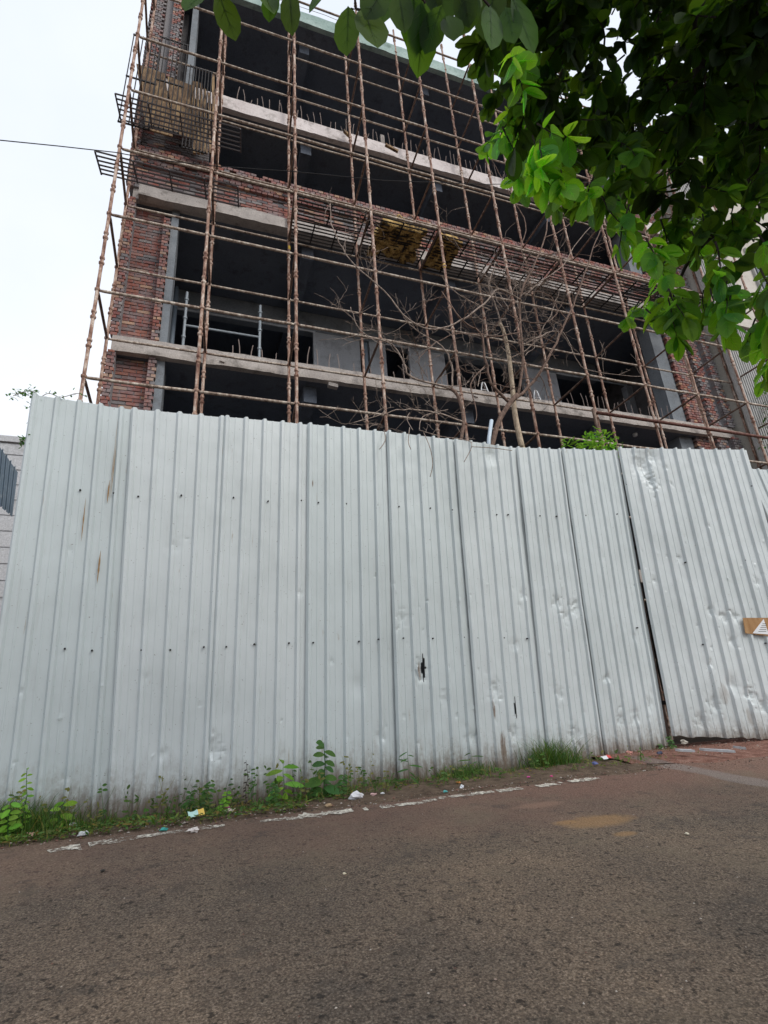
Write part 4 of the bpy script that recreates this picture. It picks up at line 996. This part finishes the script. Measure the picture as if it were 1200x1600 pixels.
# ------------------------------------------------------------------ grass, weeds, litter along the hoarding foot
def gz(X, Y): return ground(X, Y)+.01-vs_(X)*clampf((Y-4.9)/.65, 0, 1)
def blade(mb, p, h, w, lean, col):
    a = rr.uniform(0, 6.28); s_ = Vector((math.cos(a), math.sin(a), 0))*w
    q1 = p+Vector((lean[0]*.25, lean[1]*.25, h*.5)); q2 = p+Vector((lean[0]*.65, lean[1]*.65, h*.85)); q3 = p+Vector((lean[0], lean[1], h*.98))
    mb.add([p-s_, p+s_, q1+s_*.8, q1-s_*.8, q2+s_*.5, q2-s_*.5, q3], [(0, 1, 2, 3), (3, 2, 4, 5), (5, 4, 6)], col)
gr = MB()
def tuft(X, Y, n, h, sp, dry=.15):
    for i in range(n):
        x = X+rr.gauss(0, sp); y = Y+rr.gauss(0, sp*.7)
        y = min(y, 5.55+.063*x); hh = h*rr.uniform(.35, 1.1)
        col = lc(.5, 1.3) if rr.random() > dry else (3.0, 1.35, 1.6)
        blade(gr, Vector((x, y, gz(x, y)-.02)), hh, rr.uniform(.0018, .0045), (rr.gauss(0, .5)*hh, rr.gauss(0, .5)*hh), col)
def dens(X):     # how overgrown the verge is along its length
    if X < .15: return 1.0
    if X < 1.0: return .8
    if X < 1.45: return .5
    if X < 3.4: return .3
    return .1
x = -2.2
while x < 5.6:
    d = dens(x); hv = 1+1.1*noise.noise(Vector((x*2.7, 3, 0)))+.5*noise.noise(Vector((x*8, 1, 0)))
    nn = int(12*d)+(1 if rr.random() < .8 else 0)
    for k in range(nn):
        Y = 4.9+(.62+.063*x)*rr.random()**.7 if x < 1 else rr.uniform(5.3, 5.52+.063*x)
        if noise.noise(Vector((x*4, Y*5, 2))) < -.25: continue
        front = clampf((Y-4.8)*2.2, .35, 1)
        tuft(x+rr.uniform(-.05, .05), Y, int(rr.uniform(5, 16)), clampf(rr.uniform(.04, .15)*hv*front, .03, .2)*(1 if Y < 5.35 else .7) if x > -.75 else rr.uniform(.1, .3)*front, .045, .14)
    x += .06
for (px, n, h, sp) in ((865, 420, .34, .13), (845, 160, .26, .12), (890, 160, .22, .1), (725, 260, .17, .13), (745, 200, .17, .12), (700, 120, .14, .1), (640, 80, .12, .1), (600, 60, .16, .08), (30, 420, .3, .14), (70, 300, .25, .14), (0, 300, .32, .15), (1050, 60, .12, .08)):
    q = at(px, 1210, 5.5+.0025*max(0, px-400)*.5); yy = 5.42+.063*q.x; q = at(px, 1200, yy); tuft(q.x, yy, n, h, sp, .06)
for k in range(150):
    X = rr.uniform(-1.9, 1.7) if rr.random() < .75 else rr.uniform(1.7, 4.8); Y = rr.uniform(5.15, 5.52+.063*X); hh = rr.uniform(.1, .36) if X < 1.7 else rr.uniform(.06, .2)
    p = Vector((X, Y, gz(X, Y))); l_ = Vector((rr.gauss(0, .25), rr.gauss(0, .2), 1))*hh; col = lc(.5, 1.1) if rr.random() < .6 else (2.2, 1.1, 1.5)
    gr.tube([p, p+l_*.5, p+l_+Vector((rr.gauss(0, .02), 0, 0))], [.0025, .002, .001], 3, col=col)
    for j in range(rr.randint(2, 8)):
        t = rr.uniform(.3, 1); leaf(gr, p+l_*t, Vector((rr.gauss(0, 1), rr.gauss(0, .6), rr.uniform(-.3, .5))), Vector((rr.gauss(0, .4), -.8, .5)), rr.uniform(.02, .055), rr.uniform(.01, .025), col)
# creeping ground leaves among the blades
for k in range(3400):
    X = rr.uniform(-2, 1.5) if rr.random() < .85 else rr.uniform(1.5, 5.2)
    Y = rr.uniform(4.9 if X < 1 else 5.15, 5.5+.06*X); leaf(gr, Vector((X, Y, gz(X, Y)+rr.uniform(0, .05))), Vector((rr.gauss(0, 1), rr.gauss(0, 1), .3)), Vector((rr.gauss(0, .3), rr.gauss(0, .3)-.3, 1)), rr.uniform(.02, .06), rr.uniform(.012, .024), lc(.5, 1.5, .4) if rr.random() < .8 else (2.4, .9, 1))
tag(gr.build('grass', M_grass), 'straggling green verge grass along the foot of the hoarding', 'grass', kind='stuff')

def weed(px, py, Yo, h, n, lsz, mat, label, lw=.45, stemr=.005, dark=False, base_y=None, lean=0):
    q = at(px, py, Yo); Y = Yo; z0 = gz(q.x, Y)-.02
    w = empty('weed_plant', (q.x, Y, z0), label, 'weed')
    st = MB(); pts = [Vector((q.x, Y, z0))]
    for i in range(8): pts.append(pts[-1]+Vector((rr.gauss(0, .008)+lean*.02, rr.gauss(0, .006), h/8)))
    st.tube(pts, [stemr*(1-.08*i) for i in range(9)], 6); st.build('stem', M_weed if not dark else M_darkbark, w)
    lf_ = MB()
    for i in range(n):
        t = .15+.85*i/n; k = t*8; a = pts[min(7, int(k))].lerp(pts[min(8, int(k)+1)], k-int(k)); an = i*2.4+rr.uniform(-.3, .3)
        s_ = lsz*(1.1-.4*t)*rr.uniform(.7, 1.15)
        leaf(lf_, a, Vector((math.cos(an), math.sin(an)*.5-.1, rr.uniform(-.35, .35))), Vector((rr.gauss(0, .3), -.9, .55)), s_, s_*lw, lc(.8, 1.2), .1, .35)
    lf_.build('foliage', mat, w, smooth=True)
weed(508, 1230, 5.35, .5, 16, .16, M_weed, 'tall dark green broad leaved weed against the hoarding left of centre', stemr=.009, lw=.52)
weed(443, 1245, 5.35, .38, 12, .19, M_bright, 'bright yellow green weed left of the tall dark one', lw=.3)
weed(383, 1255, 5.35, .42, 18, .035, M_darkbark, 'dry dark seed stalk standing left of the bright green weed', stemr=.004, dark=True)
weed(318, 1260, 5.3, .28, 34, .075, M_weed, 'low bushy weed in the grass below the third sheet', stemr=.005)
weed(300, 1262, 5.32, .22, 30, .07, M_weed, 'small bushy weed just left of the low bushy one')
weed(95, 1290, 5.25, .26, 10, .12, M_bright, 'light green weed with long leaves in the left grass')
weed(30, 1300, 5.2, .5, 24, .06, M_bright, 'tall leafy weed at the left edge of the verge')
weed(10, 1310, 5.1, .3, 20, .09, M_bright, 'broad leafy weed at the far left corner of the verge')
weed(535, 1235, 5.3, .22, 24, .07, M_weed, 'low leafy weed just right of the tall dark one')
weed(350, 1262, 5.2, .2, 24, .06, M_bright, 'small pale weed left of the dry seed stalk')
weed(420, 1255, 5.25, .22, 26, .06, M_weed, 'small dark weed under the bright green one')
weed(1050, 1175, 5.85, .22, 24, .06, M_weed, 'small weed growing at the gap beside the gate')
weed(1034, 1178, 5.85, .14, 14, .05, M_weed, 'tiny weed left of the gate gap')
weed(640, 1222, 5.5, .36, 10, .14, M_weed, 'thin grassy weed with arching leaves right of the tall dark one', lw=.14, stemr=.003)
weed(740, 1215, 5.55, .3, 7, .16, M_weed, 'arching thin weed beside the rusty tear', lw=.1, stemr=.003)
weed(465, 1240, 5.38, .3, 4, .03, M_darkbark, 'dry brown stalk beside the bright green weed', stemr=.003, dark=True)

def pebble(mb, p, r, col=None):
    k = [(rr.uniform(.6, 1.2)*r) for _ in range(6)]
    v = [p+Vector((k[0], 0, 0)), p-Vector((k[1], 0, 0)), p+Vector((0, k[2], 0)), p-Vector((0, k[3], 0)), p+Vector((0, 0, k[4]*.7)), p-Vector((0, 0, k[5]*.5))]
    mb.add(v, [(0, 2, 4), (2, 1, 4), (1, 3, 4), (3, 0, 4), (2, 0, 5), (1, 2, 5), (3, 1, 5), (0, 3, 5)], col)
gv = MB()
for k in range(4200):
    t = rr.random()
    if t < .45: X = rr.uniform(-1.5, 4.8); Y = 4.85+abs(rr.gauss(0, .28))
    elif t < .85: X = rr.uniform(4.2, 9); Y = rr.uniform(4.7, 6.2)
    else: X = rr.uniform(-1.5, 6); Y = rr.uniform(1.8, 4.9)
    Y = min(Y, 5.6+.05*X) if X < 5.8 else Y
    r = rr.choice((.004, .005, .006, .008, .013)) if t < .85 else rr.choice((.003, .004, .006))
    c = rr.choice([(.2, .1, .075), (.12, .07, .055), (.3, .22, .18), (.08, .06, .05), (.42, .37, .32)])
    pebble(gv, Vector((X, Y, ground(X, Y)+r*.3+((.012-.05*clampf((Y-4.9)/.65, 0, 1)) if Y > 4.9 and X < 4.6 else 0)+(.02 if X > 5 and Y > 5.1 else 0))), r, c)
mg = Mat('gravel', .9); mg.color(mg.attr()); tag(gv.build('gravel', mg.m), 'loose gravel chips and crumbs scattered along the lane edge', 'gravel', kind='stuff')

def crumple(px, py, size, col, label, name='litter', cat='litter', flat_=.4, rough=.5, dz=.018):
    q = at_ground(px, py); p = Vector((q.x, q.y, ground(q.x, q.y)+dz)); mb = MB(); n = 9; m = 6; vs = []; sd_ = rr.random()*50
    for j in range(m+1):
        for i in range(n):
            a = 2*math.pi*i/n; b = math.pi*j/m; d = Vector((math.cos(a)*math.sin(b), math.sin(a)*math.sin(b)*.7, math.cos(b)*flat_))
            vs.append(p+d*size*(.75+.7*noise.noise(d*3+Vector((sd_, 0, 0)))))
    mb.add(vs, [(j*n+i, j*n+(i+1) % n, (j+1)*n+(i+1) % n, (j+1)*n+i) for j in range(m) for i in range(n)])
    return tag(mb.build(name, flat(name+'_tone', col, rough)), label, cat)
def packet(px, py, w, h, ang, col, col2, label, name='food_packet', dz=.045):
    q = at_ground(px, py); p = Vector((q.x, q.y, ground(q.x, q.y)+dz)); e = empty(name, p, label, 'packet')
    ax = Vector((math.cos(ang), math.sin(ang), .1)); ay = Vector((-math.sin(ang), math.cos(ang), .6)).normalized()
    for k, (a, b, cc) in enumerate(((-1, .2, col), (.2, 1, col2))):
        mb = MB(); vs = []
        for i in range(4):
            s_ = a+(b-a)*i/3
            for t in (-1, 0, 1): vs.append(p+ax*w/2*s_+ay*h/2*t+Vector((0, 0, rr.uniform(-.006, .006)+(.01 if t == 0 else 0))))
        mb.add(vs, [(i*3+j, i*3+j+1, (i+1)*3+j+1, (i+1)*3+j) for i in range(3) for j in range(2)]); mb.build('wrapper_panel', flat('wrapper', cc, .35), e)
crumple(558, 1247, .085, (.72, .7, .72), 'crumpled white plastic bag on the soil below the hoarding', 'plastic_bag', 'bag', .45, .35)
crumple(583, 1245, .035, (.55, .35, .33), 'pinkish paper scrap right beside the crumpled white bag', 'paper_scrap')
crumple(598, 1243, .025, (.6, .6, .6), 'small pale scrap a little right of the pinkish one', 'paper_scrap')
packet(306, 1281, .12, .07, .2, (.5, .75, .68), (.75, .5, .1), 'pale green and orange food packet in the grass')
crumple(356, 1265, .03, (.6, .08, .35), 'magenta wrapper scrap in the grass', 'wrapper_scrap')
crumple(360, 1270, .05, (.6, .5, .42), 'beige paper scrap under the magenta one', 'paper_scrap')
crumple(256, 1300, .035, (.05, .35, .32), 'teal wrapper scrap at the grass edge', 'wrapper_scrap')
crumple(130, 1307, .045, (.75, .76, .78), 'white paper scrap in the left grass nearest the fence end', 'paper_scrap')
crumple(113, 1292, .035, (.8, .8, .82), 'white crumpled scrap deep in the left grass', 'paper_scrap')
crumple(303, 1301, .05, (.72, .66, .62), 'pale dusty scrap on the road edge below the food packet', 'paper_scrap')
crumple(50, 1310, .07, (.45, .27, .2), 'brown crumpled paper in the left corner grass', 'paper_scrap')
crumple(513, 1262, .045, (.4, .28, .16), 'curled dry brown leaf below the tall weed', 'dry_leaf', 'leaf')
crumple(722, 1233, .028, (.75, .78, .82), 'small white carton by the road line right of centre', 'small_carton', 'carton', .8)
crumple(696, 1240, .025, (.1, .4, .38), 'small teal cap beside the road line', 'bottle_cap', 'cap')
crumple(717, 1226, .028, (.6, .25, .06), 'orange dry leaf above the small white carton', 'dry_leaf', 'leaf')
crumple(826, 1217, .022, (.6, .08, .3), 'left pink scrap below the grass clump', 'wrapper_scrap')
crumple(862, 1216, .022, (.6, .06, .22), 'right pink scrap below the grass clump', 'wrapper_scrap')
packet(948, 1190, .12, .06, .1, (.75, .75, .75), (.6, .07, .06), 'white and red packet near the end of the road line')
crumple(930, 1199, .045, (.1, .12, .3), 'dark blue wrapper just left of the white and red packet', 'wrapper_scrap', dz=.04)
crumple(985, 1184, .05, (.5, .24, .2), 'reddish brick chunk right of the white and red packet', 'brick_chunk', 'rubble', .6, .9, dz=.05)
crumple(1033, 1184, .05, (.04, .05, .1), 'dark crumpled wrapper near the gate gap', 'wrapper_scrap', dz=.05)
crumple(1070, 1166, .06, (.4, .37, .32), 'rounded grey stone beside the gate gap weed', 'stone', 'stone', .7, .9, dz=.07)
crumple(1074, 1305, .018, (.6, .55, .42), 'tiny pale scrap lying alone on the asphalt at right', 'paper_scrap', dz=.01)
crumple(538, 1367, .014, (.75, .68, .5), 'tiny cream scrap lying alone on the asphalt left of centre', 'paper_scrap', dz=.008)
crumple(160, 1363, .02, (.03, .025, .02), 'dark curled leaf on the asphalt at left', 'dry_leaf', 'leaf', dz=.008)
for (a, b, lb) in (((1062, 1185), (1085, 1186), 'short pale tile strip on the red earth left of the long one'), ((1100, 1184), (1148, 1187), 'long pale tile strip lying on the red earth by the gate'), ((1153, 1180), (1165, 1182), 'tiny pale tile chip right of the long tile strip')):
    p, q = at_ground(*a), at_ground(*b); p.z = ground(p.x, p.y)+.085; q.z = ground(q.x, q.y)+.085; mb = MB(); mb.obox((p+q)/2, (q-p)/2, (0, .035, .003), (0, 0, .012)); tag(mb.build('tile_strip', M_plaster), lb, 'tile')
